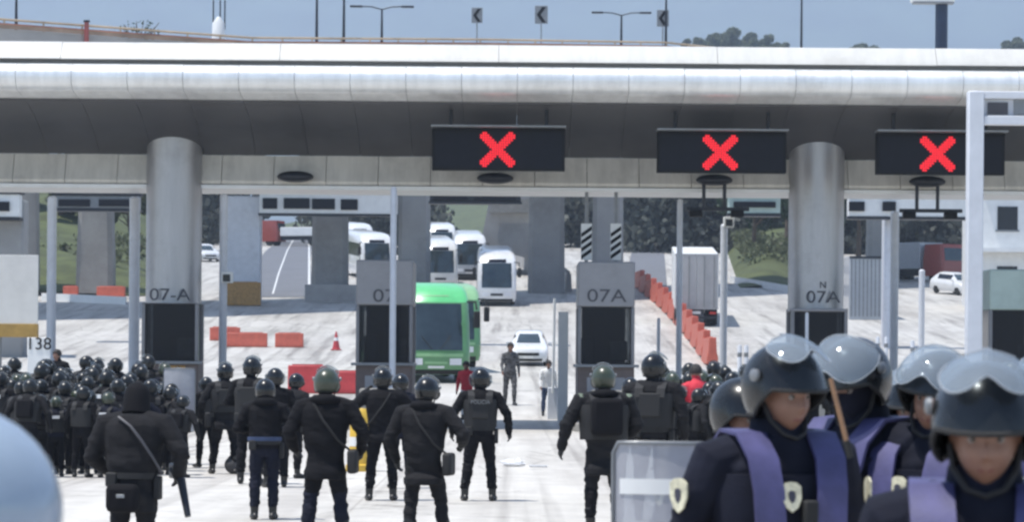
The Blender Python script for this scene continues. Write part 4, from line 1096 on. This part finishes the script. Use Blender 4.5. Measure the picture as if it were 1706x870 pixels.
    J['T'], J['Pv'], J['Hd'] = T, Pv, Hd
    return out, J

def shell_pt(az, el, g=0.0):
    """point on the helmet ellipsoid; az 0 is the front (+Y), el 90 deg is the crown"""
    rx, ry, rz = .128 + g, .152 + g, .142 + g
    return V((math.cos(el) * math.sin(az) * rx, math.cos(el) * math.cos(az) * ry - .012, math.sin(el) * rz + .036))
def helmet(par, Hd, mat='shell', visor='up', vmat='visor', hi=True, tilt=0.0):
    n, m = (44, 14) if hi else (22, 8)
    mb = MB(); rings = []; inner = []
    def low(az):
        f = math.cos(az)                            # 1 front, -1 back
        return R(-2) if f > .55 else (R(-2) + (R(-42) - R(-2)) * min(1, (.55 - f) / .6) if f > -.6 else R(-46))
    for j in range(m + 1):
        u = j / m; ro = []; ri = []
        for k in range(n):
            az = 2 * PI * k / n; l = low(az); el = l + (R(89) - l) * u
            fl = .012 * (1 - u) ** 6
            ro.append(shell_pt(az, el, fl)); ri.append(shell_pt(az, el, fl - .014))
        rings.append(ro); inner.append(ri)
    mb.loft(inner[::-1] + rings, mat)
    h = mb.build('helmet', par, sharp=70); h.matrix_local = Hd
    rim = MB(); rim.tube(rings[0] + [rings[0][0]], .007, 'rubber', 6); rim.build('rim', h)
    if visor:
        e0, e1, gap = {'up': (R(34), R(98), .028), 'down': (R(-46), R(16), .03), 'half': (R(10), R(74), .03), 'dome': (R(-22), R(96), .034)}[visor]
        gm = 26 if hi else 14; q = 10 if hi else 6; go = []; gi = []
        for j in range(q + 1):
            v = j / q; ro = []; ri = []
            for k in range(gm + 1):
                az = R(-82) + R(164) * k / gm; s = az / R(82)
                # scalloped edge: a notch at the nose, two cheek lobes, rising to the hinges
                edge = e0 + R(11) * math.exp(-(s / .16) ** 2) + R(20) * abs(s) ** 5 - R(5) * math.exp(-((abs(s) - .42) / .22) ** 2)
                top = e1 - R(34) * abs(s) ** 3
                if visor == 'down': edge = e0 + R(26) * abs(s) ** 2.5; top = e1 - R(6) * abs(s)
                el = edge + (max(top, edge + R(4)) - edge) * v
                b = .016 * (1 - s * s) * (1 - v)
                ro.append(shell_pt(az, el, gap + b)); ri.append(shell_pt(az, el, gap + b - .003))
            go.append(ro); gi.append(ri)
        vb = MB(); vb.loft([a + b[::-1] for a, b in zip(go, gi)], vmat)
        vo = vb.build('visor', h, sharp=60)
        MB().tube(go[0], .002, 'visoredge', 5).tube(go[-1], .003, 'visoredge' if hi else 'rubber', 5).build('visor_edge', vo)
        for s in (-1, 1):
            MB().lathe([(.001, 0), (.021, 0), (.021, .012), (.012, .018), (.001, .018)], 'greysteel', n=14, axis='x').build('hinge', h, shell_pt(s * R(84), R(14), .004), (0, 0, 0 if s > 0 else PI))
    if hi:
        st = [V((-.085, .0, -.02)), V((-.076, .03, -.075)), V((-.045, .065, -.118)), V((0, .078, -.132)), V((.045, .065, -.118)), V((.076, .03, -.075)), V((.085, .0, -.02))]
        MB().tube(st, .008, 'webbing', 6).build('chin_strap', h)
        pad = MB(); pad.loft([[shell_pt(R(180 + a), R(e), g) for a in range(-60, 61, 10)] for e, g in ((-34, .004), (-58, .01), (-60, -.004), (-36, -.01))], 'webbing', closed=False, cap=False); pad.build('neck_guard', h)
    return h
def eyes(par, Hd):
    for s in (-1, 1):
        e = MB(); e.ball((0, 0, 0), .0125, 'eyewhite', 14, 10); o = e.build('eye', par); o.matrix_local = Hd @ Matrix.Translation((s * .031, .0745, .006))
        MB().lathe([(.001, .0128), (.0055, .0118), (.006, .0105), (.001, .0105)], 'iris', n=14, axis='y').build('iris', o)
        b = MB(); b.tube([(s * .014, .094, .021), (s * .032, .0935, .027), (s * .05, .083, .022)], [.003, .004, .002], 'hair', 6); b.build('eyebrow', par).matrix_local = Hd
def vest(par, J, b, mat='webbing', pouches=True, patch=None, hem=1.0):
    T = J['T']; g = 1.10
    prof = [(hem, .180, .132), (1.10, .182, .136), (1.20, .188, .140), (1.30, .198, .146), (1.37, .185, .140)]
    mb = MB(); out = [E_ring((0, 0, z), rx * b * g, ry * b * g, T, 24, 2.6) for z, rx, ry in prof]; inn = [E_ring((0, 0, z), rx * b * .9, ry * b * .9, T, 24, 2.6) for z, rx, ry in prof]
    mb.loft([inn[0]] + out + [inn[-1]], mat); v = mb.build('vest', par, sharp=60)
    for s in (-1, 1):
        sp = MB(); ribbon(sp, T, [(.115, .155 * b, 1.33), (.12, .145 * b, 1.40), (.125, .075 * b, 1.472), (.125, -.05, 1.478), (.12, -.135 * b, 1.41), (.115, -.155 * b, 1.32)], s, .045, .016, mat); sp.build('shoulder_strap', v)
    if pouches:
        for s in (-.1, .02, .13):
            MB().box((0, 0, 0), (.09, .045, .13), mat).build('pouch', v, bev=.012).matrix_local = T @ Matrix.Translation((s, .165 * b, 1.10))
        MB().box((0, 0, 0), (.24, .03, .26), mat).build('back_plate', v, bev=.02).matrix_local = T @ Matrix.Translation((0, -.150 * b * 1.03, 1.24))
    return v
def ribbon(mb, T, path, s, hw, th, mat):
    rg = []
    P = [T @ V((s * x, y, z)) for x, y, z in path]; X = T.to_3x3() @ V((1, 0, 0))
    for i, p in enumerate(P):
        d = (P[min(i + 1, len(P) - 1)] - P[max(0, i - 1)]).normalized(); nn = X.cross(d).normalized() * -1
        c = (T @ V((0, 0, 1.25))); nn = nn if nn.dot(p - c) > 0 else -nn
        rg.append([p - X * hw, p + X * hw, p + X * hw + nn * th, p - X * hw + nn * th])
    mb.loft(rg, mat)
def belt(par, J, b):
    Pv = J['Pv']; mb = MB()
    mb.loft([E_ring((0, 0, z), .20 * k, .148 * k, Pv, 24, 2.4) for z, k in ((.955, .9), (.957, 1.02), (1.005, 1.02), (1.007, .9))], 'webbing'); bl = mb.build('belt', par, sharp=50)
    MB().box((0, 0, 0), (.06, .11, .2), 'webbing').build('holster', bl, bev=.015).matrix_local = Pv @ Matrix.Translation((.215, .0, .88))
    MB().box((0, 0, 0), (.1, .06, .12), 'webbing').build('pouch', bl, bev=.015).matrix_local = Pv @ Matrix.Translation((-.15, -.12, .95))
    return bl
def kneepads(par, J):
    for k in ('lknee', 'rknee'):
        MB().ball(J[k] + V((0, .055, 0)), (.068, .045, .1), 'rubber', 12, 8).build('knee_pad', par)

def officer(label, px, Y, rz, pose, top_py=None, scale=None, voxel=.0095, cloth='black', trous=None, hel='shell', visor='up', vmat='visor', gear=('vest', 'belt', 'knee'), group=None, seed=0, py=720, near=False, z=None, cat='person'):
    p = dict(pose); b = p.get('bulk', 1.1)
    mats = {'jacket': cloth, 'trousers': trous or cloth}
    me, J = build_body(p, voxel, mats, seed, .012 if not near else .008)
    if top_py is not None:
        g = zg(Y) if z is None else z
        crown = (J['Hd'] @ V((0, 0, .19))).z
        scale = (at(px, top_py, Y).z - g) / crown
    x = gx(px, Y, py)
    t = thing('person', label, cat, (x, Y, zg(Y) if z is None else z), rz, group); t.scale = (scale or 1,) * 3
    o = bpy.data.objects.new('body', me); COL.objects.link(o); o.parent = t
    if hel: helmet(t, J['Hd'], hel, visor, vmat, True)
    if 'vest' in gear: vest(t, J, b)
    if 'belt' in gear: belt(t, J, b)
    if 'knee' in gear: kneepads(t, J)
    if near: eyes(t, J['Hd'])
    return t, J

ARMS_DOWN = dict(larm=((.09, -.05, -.27), (.10, .04, -.51)), rarm=((.09, -.05, -.27), (.10, .04, -.51)))
ARMS_OUT = dict(larm=((.15, -.05, -.25), (.16, .08, -.47)), rarm=((.15, -.05, -.25), (.17, .08, -.47)))
FOLD = dict(larm=((.12, -.02, -.26), (-.05, .20, -.24)), rarm=((.12, -.02, -.26), (-.05, .20, -.26)))
RAISE = dict(larm=((.20, .06, -.17), (.02, .20, .06)), rarm=((.20, .06, -.17), (.02, .20, .06)))
SHIELD = dict(larm=((.06, .06, -.27), (-.08, .25, -.20)), rarm=((.1, -.04, -.27), (.1, .1, -.48)))
G_MID = 'officers standing with their backs turned'
mid = [
    ('officer in black with arms held out, farthest to the left of the standing line', 375, 44.5, R(8), dict(ARMS_OUT, lfoot=(.2, .02), rfoot=(.17, -.06), bulk=1.15, skirt=.72), 604, 'charcoal', 'black', 'shell', 'up'),
    ('helmeted officer half hidden behind the officer with the blue waistband', 417, 41, R(-10), dict(FOLD, bulk=1.1), 594, 'black', None, 'shell', 'up'),
    ('shorter helmeted officer between the blue waistband and the green helmet', 459, 40, R(15), dict(SHIELD, bulk=1.05), 612, 'black', None, 'shell', 'down'),
    ('officer in dark red and black looking down beside the red barrier', 486, 43, R(-25), dict(ARMS_DOWN, lean=8, pitch=15), 622, 'charcoal', 'black', 'shell', None),
    ('officer with blue waistband and a black hood roll, legs together', 441, 32, R(3), dict(FOLD, lean=6, pitch=20, bulk=1.12, lfoot=(.12, 0), rfoot=(.11, .0)), 632, 'black', 'navy', 'shell', None),
    ('broad officer in long black coat and dark green helmet', 542, 27, R(-4), dict(larm=((.12, -.02, -.26), (.08, .14, -.40)), rarm=((.14, -.06, -.24), (.10, .10, -.42)), skirt=.70, bulk=1.22, lfoot=(.17, .02), rfoot=(.19, .0), pitch=8), 612, 'black', 'navy', 'olive', 'up'),
    ('officer raising both hands to the face in front of booth 07', 637, 36.5, R(2), dict(RAISE, bulk=1.16, lfoot=(.17, .0), rfoot=(.15, .0), skirt=.80), 612, 'black', 'black', 'shell', 'up'),
    ('officer striding with one elbow bent, nearest to the green bus', 706, 27.5, R(-14), dict(larm=((.11, -.04, -.26), (.08, .1, -.48)), rarm=((.20, -.06, -.22), (.12, .16, -.30)), skirt=.66, bulk=1.25, lean=5, pitch=14, lfoot=(.13, -.06), rfoot=(.2, .14), rknee=.07), 628, 'charcoal', 'charcoal', 'shell', 'up'),
    ('lone officer with lettered back standing with legs apart in the open', 800, 36.6, R(0), dict(ARMS_OUT, bulk=1.12, lfoot=(.20, .0), rfoot=(.17, .02)), 612, 'black', None, 'shell', 'down'),
    ('small officer mostly hidden behind the striding officer', 668, 40, R(10), dict(ARMS_DOWN), 622, 'navy', None, 'shell', None),
    ('officer in olive helmet with dark pack and grey patterned sleeves', 1006, 30, R(6), dict(larm=((.15, -.04, -.25), (.19, .02, -.48)), rarm=((.10, -.02, -.26), (.02, .12, -.36)), skirt=.62, bulk=1.3, lfoot=(.14, .0), rfoot=(.16, .04)), 607, 'charcoal', 'black', 'olive', 'up'),
    ('tall officer with clear visor behind the one wearing the pack', 1086, 32.5, R(-12), dict(SHIELD, bulk=1.22, yaw=-25), 588, 'charcoal', 'black', 'shell', 'up'),
    ('officer peering over between the olive helmet and the tall officer', 1050, 38, R(0), dict(ARMS_DOWN), 628, 'black', None, 'shell', None),
]
PEOPLE = {}
for i, (lab, px, Y, rz, pose, top, cl, tr, hel, vis) in enumerate(mid):
    t, J = officer(lab, px, Y, rz, pose, top_py=top, cloth=cl, trous=tr, hel=hel, visor=vis, group=G_MID, seed=i * 3.1, gear=('vest', 'belt') if i in (1, 8, 11) else (('vest',) if i in (0, 10) else (('belt',) if not pose.get('skirt') else ())))
    PEOPLE[i] = (t, J)
    T = J['T']; b = pose.get('bulk', 1.1)
    if i in (0, 5, 6, 7, 9, 12):
        sg = 1 if i % 2 else -1
        MB().tube([T @ V((sg * -.13, .10, 1.44)), T @ V((sg * -.11, -.10 * b, 1.46)), T @ V((0, -.155 * b, 1.28)), T @ V((sg * .15, -.13 * b, 1.08)), T @ V((sg * .23 * b, 0, .96))], .012, 'webbing', 6).build('sling', t)
        MB().box((0, 0, 0), (.10, .22, .24), 'webbing').build('mask_bag', t, bev=.03).matrix_local = J['Pv'] @ Matrix.Translation((sg * .28, -.02, .88))
    if i in (4, 5, 7, 10):      # bulky rolled hood or pack on the upper back
        mb = MB(); mb.tube([T @ V((-.14, -.03, 1.475)), T @ V((-.09, -.10, 1.485)), T @ V((0, -.125, 1.485)), T @ V((.09, -.10, 1.485)), T @ V((.14, -.03, 1.475))], [.03, .05, .055, .05, .03], 'black', 10); mb.build('hood', t, sharp=60)
    if i == 10:
        MB().box((0, 0, 0), (.34, .17, .40), 'black').build('pack', t, bev=.05).matrix_local = T @ Matrix.Translation((0, -.24, 1.24))
        for s in (-1, 1): MB().ball(T @ V((s * .25, 0, 1.43)), (.085, .09, .07), 'camo').build('shoulder_pad', t)
    if i == 8:
        q = lettering('back_lettering', 'POLICIA', .07, 'greysteel', t, (0, 0, 0), sx=1.1); q.matrix_local = T @ Matrix.Translation((0, -.178 * b, 1.33)) @ Matrix.Rotation(PI / 2, 4, 'X')
    if i == 4:
        mb = MB(); mb.loft([E_ring((0, 0, z), .205 * k, .152 * k, J['Pv'], 24, 2.4) for z, k in ((1.0, .9), (1.002, 1.06), (1.05, 1.06), (1.052, .9))], 'bluenavy'); mb.build('waistband', t, sharp=50)

# ---- walkers beyond the canopy
def walker(label, px, Y, rz, pose, top, jac, tro, hat=None, hairy=True, seed=0, z=None):
    t, J = officer(label, px, Y, rz, pose, top_py=top, cloth=jac, trous=tro, hel=None, gear=(), voxel=.016, seed=seed, z=z)
    mb = MB(); rg = []
    for j in range(9):
        u = j / 8; rg.append([J['Hd'] @ (V((0, 0, 0)) + shell_pt(2 * PI * k / 16, R(-25 if math.cos(2 * PI * k / 16) < .4 else 25) * (1 - u) + R(88) * u, -.030 + (.012 if hat else 0))) for k in range(16)])
    mb.loft(rg, 'hair'); mb.build('cap' if hat else 'hair', t, sharp=60)
    return t
WALK = dict(larm=((.07, -.09, -.26), (.08, -.02, -.5)), rarm=((.07, .06, -.27), (.07, .2, -.45)), lfoot=(.1, .2), rfoot=(.1, -.2), bulk=.95, hands='skin')
walker('narrow dark haired figure in mottled grey walking by the white car', 849, 92, R(188), dict(WALK, bulk=.88), 568, 'greytrouser', 'greytrouser', seed=4)
walker('person in red top and dark cap below the green bus', 777, 83, R(160), dict(ARMS_DOWN, bulk=1.0, hands='skin'), 600, 'redshirt', 'whiteshirt', hat=True, seed=5)
walker('person in red shirt with dark hair among the helmets on the right', 1161, 44, R(20), dict(FOLD, bulk=1.0, hands='skin'), 602, 'redshirt', 'navy', seed=6)
walker('dark silhouetted man standing above the left crowd beside the sign', 97, 66, R(150), dict(ARMS_DOWN, bulk=1.1), 579, 'black', None, seed=7, z=.2)
walker('person in pale blue trousers by the white lane board', 912, 86, R(190), dict(WALK, lean=6), 598, 'whiteshirt', 'bluenavy', seed=8)

# ---- dense crowds: a few bodies copied many times
def riot_shield(label, loc, rz, h=.95, w=.58, group=None, mat='shieldclear', tilt=0.0, band=True):
    t = thing('riot_shield', label, 'riot shield', loc, rz, group); t.rotation_euler = (tilt, 0, rz)
    rg = []; n = 12; rad = .55
    for zz in (0, .04, h - .04, h):
        k = 1 if 0.01 < zz < h - .01 else .93
        o = []; i_ = []
        for j in range(n + 1):
            a = (-.5 + j / n) * (w / rad) * k
            o.append(V((math.sin(a) * rad, rad - math.cos(a) * rad, zz))); i_.append(V((math.sin(a) * (rad - .005), rad - math.cos(a) * (rad - .005), zz)))
        rg.append(o + i_[::-1])
    MB().loft(rg, mat).build('panel', t, sharp=60)
    edge = [rg[1][0], rg[2][0]] + rg[3][:n + 1] + [rg[2][n], rg[1][n]] + rg[0][:n + 1][::-1] + [rg[1][0]]
    MB().tube(edge, .009, 'webbing' if mat != 'shieldclear' else 'greysteel', 6).build('edge_trim', t, sharp=60)
    if band:
        bd = [[V((math.sin(a) * (rad + .004), rad - math.cos(a) * (rad + .004), zz)) for a in [(-.45 + .9 * j / n) * (w / rad) for j in range(n + 1)]] for zz in (h * .80, h * .86)]
        MB().loft([bd[0] + [p + V((0, .003, 0)) for p in bd[0][::-1]], bd[1] + [p + V((0, .003, 0)) for p in bd[1][::-1]]], 'white').build('stripe', t)
    MB().box((0, .06, h * .5), (.12, .05, .2), 'rubber').build('arm_pad', t, bev=.015)
    return t
protos = []
for i, (pose, cl, hel, vis) in enumerate([(dict(FOLD, bulk=1.15), 'black', 'shell', 'up'), (dict(SHIELD, bulk=1.18, yaw=20), 'charcoal', 'shell', 'up'), (dict(ARMS_DOWN, bulk=1.12, yaw=-25, lfoot=(.16, .05)), 'black', 'shell', 'down'),
                                         (dict(RAISE, bulk=1.1), 'navy', 'olive', 'up'), (dict(ARMS_OUT, bulk=1.2, lean=8, pitch=12), 'charcoal', 'shell', 'half')]):
    me, J = build_body(pose, .020, {'jacket': cl, 'trousers': 'black'}, i * 5.7, .008)
    t = thing('person', 'crowd officer', 'person', (0, 0, 0))
    o = bpy.data.objects.new('body', me); COL.objects.link(o); o.parent = t
    helmet(t, J['Hd'], 'shellmatte' if hel == 'shell' else hel, vis, 'visor', False); vest(t, J, pose['bulk'], pouches=False)
    if i in (0, 3): MB().box((0, 0, 0), (.16, .02, .07), 'paper').build('back_patch', t).matrix_local = J['T'] @ Matrix.Translation((0, -.165 * pose['bulk'], 1.33))
    if i == 4: MB().box((0, 0, 0), (.3, .14, .34), 'black').build('pack', t, bev=.04).matrix_local = J['T'] @ Matrix.Translation((0, -.22, 1.22))
    protos.append(t)
used = set()
rng = random.Random(42)
def place(i, px, Y, rz, label, group, top=None, z=None):
    sc_ = rng.uniform(.95, 1.03) if top is None else (at(px, top, Y).z - zg(Y)) / 1.80
    loc = (gx(px, Y, 700), Y, zg(Y) if z is None else z)
    if i not in used:
        used.add(i); o = protos[i]; o.location = loc; o.rotation_euler = (0, 0, rz); o.scale = (sc_,) * 3; o['label'] = label; o['group'] = group
        return o
    return dup(protos[i], loc, rz, label, group, sc_)
rows_left = [(43.5, 30, 294, 14, 646, 'black clad riot officer in the front row of the packed left crowd'),
             (46, 4, 298, 15, 634, 'riot officer in the second row of the packed left crowd'),
             (49, -4, 290, 14, 622, 'helmeted riot officer deep in the packed left crowd'),
             (53, 2, 284, 14, 612, 'helmeted riot officer near the back of the packed left crowd'),
             (58, 6, 272, 13, 604, 'helmeted riot officer in the rearmost row of the left crowd, by the dark booth')]
for ri, (Y, p0, p1, n, top, lab) in enumerate(rows_left):
    for k in range(n):
        px = p0 + (p1 - p0) * (k + rng.uniform(-.28, .28)) / (n - 1)
        place(rng.randrange(5), px, Y + rng.uniform(-1.0, 1.0), R(rng.uniform(-50, 50)), lab, 'left crowd row %s' % 'abcde'[ri], top + rng.uniform(-16, 22))
for ri, (Y, p0, p1, n, top, lab) in enumerate([(42, 1108, 1225, 6, 640, 'riot officer in the front of the right hand crowd behind the pale shield'), (47, 1102, 1240, 7, 622, 'visored riot officer in the middle of the right hand crowd'), (53, 1112, 1390, 9, 606, 'visored riot officer at the back of the right hand crowd'), (50, 1640, 1720, 3, 604, 'riot officer glimpsed behind the silver visors at the far right')]):
    for k in range(n):
        px = p0 + (p1 - p0) * (k + rng.uniform(-.2, .2)) / (n - 1)
        place(rng.randrange(5), px, Y + rng.uniform(-.8, .8), R(rng.uniform(-60, 60)), lab, 'right crowd row %s' % 'abcd'[ri], top + rng.uniform(-6, 8))
place(2, 345, 47, R(30), 'riot officer at the edge of the left crowd beside the pale shield', 'left crowd edge', 628)
riot_shield('pale riot shield held up at the edge of the left crowd by the column', (gx(296, 45.5, 660), 45.5, .62), R(-14), 1.0, .55, band=False)

# ---- near officer at left: dark hooded back with slung strap
t, J = officer('close officer in dark hooded jacket with slung strap before the left crowd', 222, 22, R(-8), dict(larm=((.10, .0, -.27), (.04, .18, -.36)), rarm=((.17, -.05, -.24), (.10, .12, -.40)), bulk=1.3, skirt=.68, lean=6, pitch=16, balaclava=True), top_py=632, voxel=.010, cloth='charcoal', trous='black', hel=None, gear=('belt',), seed=33)
T = J['T']; Hd = J['Hd']
mb = MB(); mb.loft([[Hd @ V((math.sin(2 * PI * k / 22) * rx, math.cos(2 * PI * k / 22) * ry - .02, z)) for k in range(22)] for z, rx, ry in ((-.13, .13, .12), (-.08, .115, .125), (0, .112, .13), (.06, .108, .128), (.11, .085, .105), (.145, .04, .05))], 'black'); mb.build('hood', t, sharp=60)
MB().tube([T @ V((-.10, -.16, 1.46)), T @ V((.02, -.205, 1.38)), T @ V((.12, -.205, 1.26)), T @ V((.21, -.16, 1.12)), T @ V((.26, -.05, 1.0))], .012, 'panelink', 6).build('sling', t)
MB().box((0, 0, 0), (.28, .13, .24), 'black').build('waist_pack', t, bev=.05).matrix_local = J['Pv'] @ Matrix.Translation((-.02, -.24, .80))
MB().box((0, 0, 0), (.07, .012, .03), 'greysteel').build('pack_label', t, bev=.004).matrix_local = J['Pv'] @ Matrix.Translation((-.02, -.312, .82))
g_ = thing('launcher', 'dark short barrelled launcher slung at the hip of the hooded officer', 'weapon', t.matrix_basis @ (J['rwrist']) , R(20))
MB().tube([(-.02, .12, .03), (.02, -.02, -.05), (.05, -.12, -.32)], [.03, .035, .025], 'darksteel', 10).build('barrel', g_); MB().box((0, .1, .02), (.06, .2, .12), 'darksteel').build('stock', g_, bev=.015)

# ---- officers close to the camera, right
def near_officer(label, px, Y, rz, pose, top, hel='shell', visor='up', vmat='visor', panels=True, **k):
    t, J = officer(label, px, Y, rz, dict(dict(ARMS_DOWN, bulk=1.12, hands='skin'), **pose), top_py=top, voxel=.0075, cloth='navy', trous='navy', hel=hel, visor=visor, vmat=vmat, gear=('belt',), near=True, group='officers in violet strapped vests close to the camera', **k)
    T = J['T']; b = 1.12
    v = vest(t, J, b, 'navy', pouches=False, hem=.98)
    for s in (-1, 1):
        mb = MB(); ribbon(mb, T, [(.10, .180 * b, 1.02), (.105, .182 * b, 1.12), (.11, .184 * b, 1.22), (.115, .176 * b, 1.32), (.122, .145 * b, 1.42), (.128, .07 * b, 1.494), (.128, -.05, 1.50), (.124, -.145 * b, 1.42), (.115, -.178 * b, 1.30), (.11, -.182 * b, 1.15), (.10, -.18 * b, 1.02)], s, .054, .012, 'violet'); mb.build('violet_strap', v, sharp=50)
        MB().box((0, 0, 0), (.07, .012, .09), 'hivis').build('reflective_patch', v, bev=.004).matrix_local = T @ Matrix.Translation((s * .105, .205 * b, 1.10))
        sh, el = J[('l' if s < 0 else 'r') + 'shoulder'], J[('l' if s < 0 else 'r') + 'elbow']
        c = sh.lerp(el, .42); out = (T.to_3x3() @ V((s, .25, 0))).normalized()
        q = badge(t, .045, .058); q.matrix_local = Matrix.Translation(c + out * .088) @ out.to_track_quat('Y', 'Z').to_matrix().to_4x4()
    q = badge(v, .035, .05); q.matrix_local = T @ Matrix.Translation((.035, .182 * b, 1.30)) @ Matrix.Rotation(R(10), 4, 'X')
    mb = MB(); mb.loft([E_ring((0, .004, z), r, r * .95, T, 24, 2) for z, r in ((1.44, .12), (1.50, .095), (1.545, .088), (1.55, .080), (1.50, .08))], 'navy'); mb.build('collar', t, sharp=60)
    MB().box((0, 0, 0), (.05, .035, .10), 'rubber').build('radio', v, bev=.008).matrix_local = T @ Matrix.Translation((-.03, .19 * b, 1.24))
    return t, J
def badge(par, a, c):
    pts = [(-a, c * .7), (-a * .5, c * .95), (0, c), (a * .5, c * .95), (a, c * .7), (a, -c * .1), (a * .6, -c * .7), (0, -c), (-a * .6, -c * .7), (-a, -c * .1)]
    o = MB().prism(pts, 0, .006, 'badge').build('badge', par)
    MB().prism([(x * .36, z * .42) for x, z in pts], .0061, .0085, 'badgedark').build('emblem', o);
    return o
near_officer('close officer facing right with black helmet and visor pushed up, badge on sleeve', 1288, 10.0, R(200), dict(yaw=14, pitch=5), 566, seed=41, py=760)
near_officer('officer whose dark face shows behind the one with the sleeve badge', 1222, 12.2, R(196), dict(yaw=22, pitch=8), 626, visor=None, seed=42, py=760)
near_officer('close officer turned aside with face masked in black, round silver visor', 1448, 11.0, R(128), dict(yaw=12, pitch=14, balaclava=True), 560, seed=43, py=760, visor='half')
near_officer('close officer with pale visor tilted up like a brim, between two silver visors', 1566, 10.8, R(138), dict(yaw=12, pitch=4, roll=-10), 580, seed=44, py=760, visor='half')
near_officer('officer with small rounded visor whose cheek shows between two helmets', 1532, 12.4, R(158), dict(yaw=0, pitch=8), 612, seed=45, py=760)
near_officer('nearest officer with glossy helmet, scalloped silver visor and bare face', 1640, 7.0, R(172), dict(yaw=0, pitch=9), 596, seed=46, py=800)
near_officer('officer cut off at the edge behind the nearest glossy helmet', 1722, 12.5, R(190), dict(yaw=0, pitch=6), 592, seed=47, py=760)
near_officer('very close officer cut off at the lower left, helmet with reflected sky blue in its visor colour', -142, 4.5, R(-66), dict(yaw=0, pitch=0), 696, vmat='visorsky', visor='dome', seed=48, py=900)
riot_shield('pale grey riot shield with white stripe beside the officer with sleeve badge', (gx(1140, 11.2, 740), 11.2, .48), R(4), 1.0, .56)
t = thing('baton', 'wooden baton held upright by the officer with the masked face', 'baton', at(1412, 742, 9.5), 0)
p0, p1 = V((0, 0, 0)), at(1376, 600, 9.5) - at(1412, 742, 9.5)
MB().tube([p0 - p1 * .12, p0, p1 * .78], [.010, .009, .008], 'wood', 10).build('shaft', t); MB().tube([p0 - p1 * .15, p0 + p1 * .05], .012, 'rubber', 10).build('grip', t)

# ------------------------------------------------------------------ air, light, camera
def haze():
    mb = MB(); mb.span(-4600, 4600, -80, 9000, -1.2, 2600, 'white')
    o = mb.build('haze'); tag(o, kind='stuff')
    m = bpy.data.materials.new('haze_air'); m.use_nodes = True; nt = m.node_tree
    nt.nodes.remove(nt.nodes['Principled BSDF'])
    pv = nt.nodes.new('ShaderNodeVolumePrincipled'); pv.inputs['Color'].default_value = (0.66, 0.80, 1.0, 1); pv.inputs['Density'].default_value = HAZE; pv.inputs['Anisotropy'].default_value = 0.2
    nt.links.new(pv.outputs[0], nt.nodes['Material Output'].inputs['Volume'])
    o.data.materials.clear(); o.data.materials.append(m)
HAZE = 0.00020
haze()
SUN = V((-0.30, -0.10, 0.95)).normalized()      # direction towards the sun
sl = bpy.data.lights.new('sun', 'SUN'); sl.energy = 4.2; sl.angle = R(0.6); sl.color = (1, .965, .91)
so = bpy.data.objects.new('sun', sl); COL.objects.link(so); so.rotation_euler = SUN.to_track_quat('Z', 'Y').to_euler()
w = bpy.data.worlds.new('World'); scene.world = w; w.use_nodes = True
nt = w.node_tree; sky = nt.nodes.new('ShaderNodeTexSky'); sky.sky_type = 'NISHITA'; sky.sun_disc = False
sky.sun_elevation = math.asin(SUN.z); sky.sun_rotation = math.atan2(SUN.x, SUN.y); sky.altitude = 2200; sky.dust_density = 1.5
nt.links.new(sky.outputs[0], nt.nodes['Background'].inputs['Color']); nt.nodes['Background'].inputs['Strength'].default_value = 0.12
cam = bpy.data.cameras.new('camera'); co_ = bpy.data.objects.new('camera', cam); COL.objects.link(co_)
cam.sensor_width = 36; cam.lens = FPX / 1706 * 36; cam.shift_y = (HOR - 435) / 1706; cam.clip_end = 20000; cam.clip_start = .1
co_.matrix_world = Matrix.Translation((0, 0, CAMH)) @ Matrix.Rotation(PI / 2, 4, 'X') @ Matrix.Rotation(ROLL, 4, 'Z')
scene.camera = co_
cam.dof.use_dof = True; cam.dof.focus_distance = 42; cam.dof.aperture_fstop = 8.0
vs = scene.view_settings; vs.view_transform = 'Standard'; vs.look = 'None'; vs.exposure = 0.70; vs.gamma = 1; vs.use_curve_mapping = False
cy = scene.cycles; cy.use_denoising = True; cy.max_bounces = 6; cy.diffuse_bounces = 3; cy.glossy_bounces = 3; cy.transmission_bounces = 4; cy.transparent_max_bounces = 16; cy.volume_bounces = 1
cy.filter_width = 2.6; cy.sample_clamp_indirect = 4
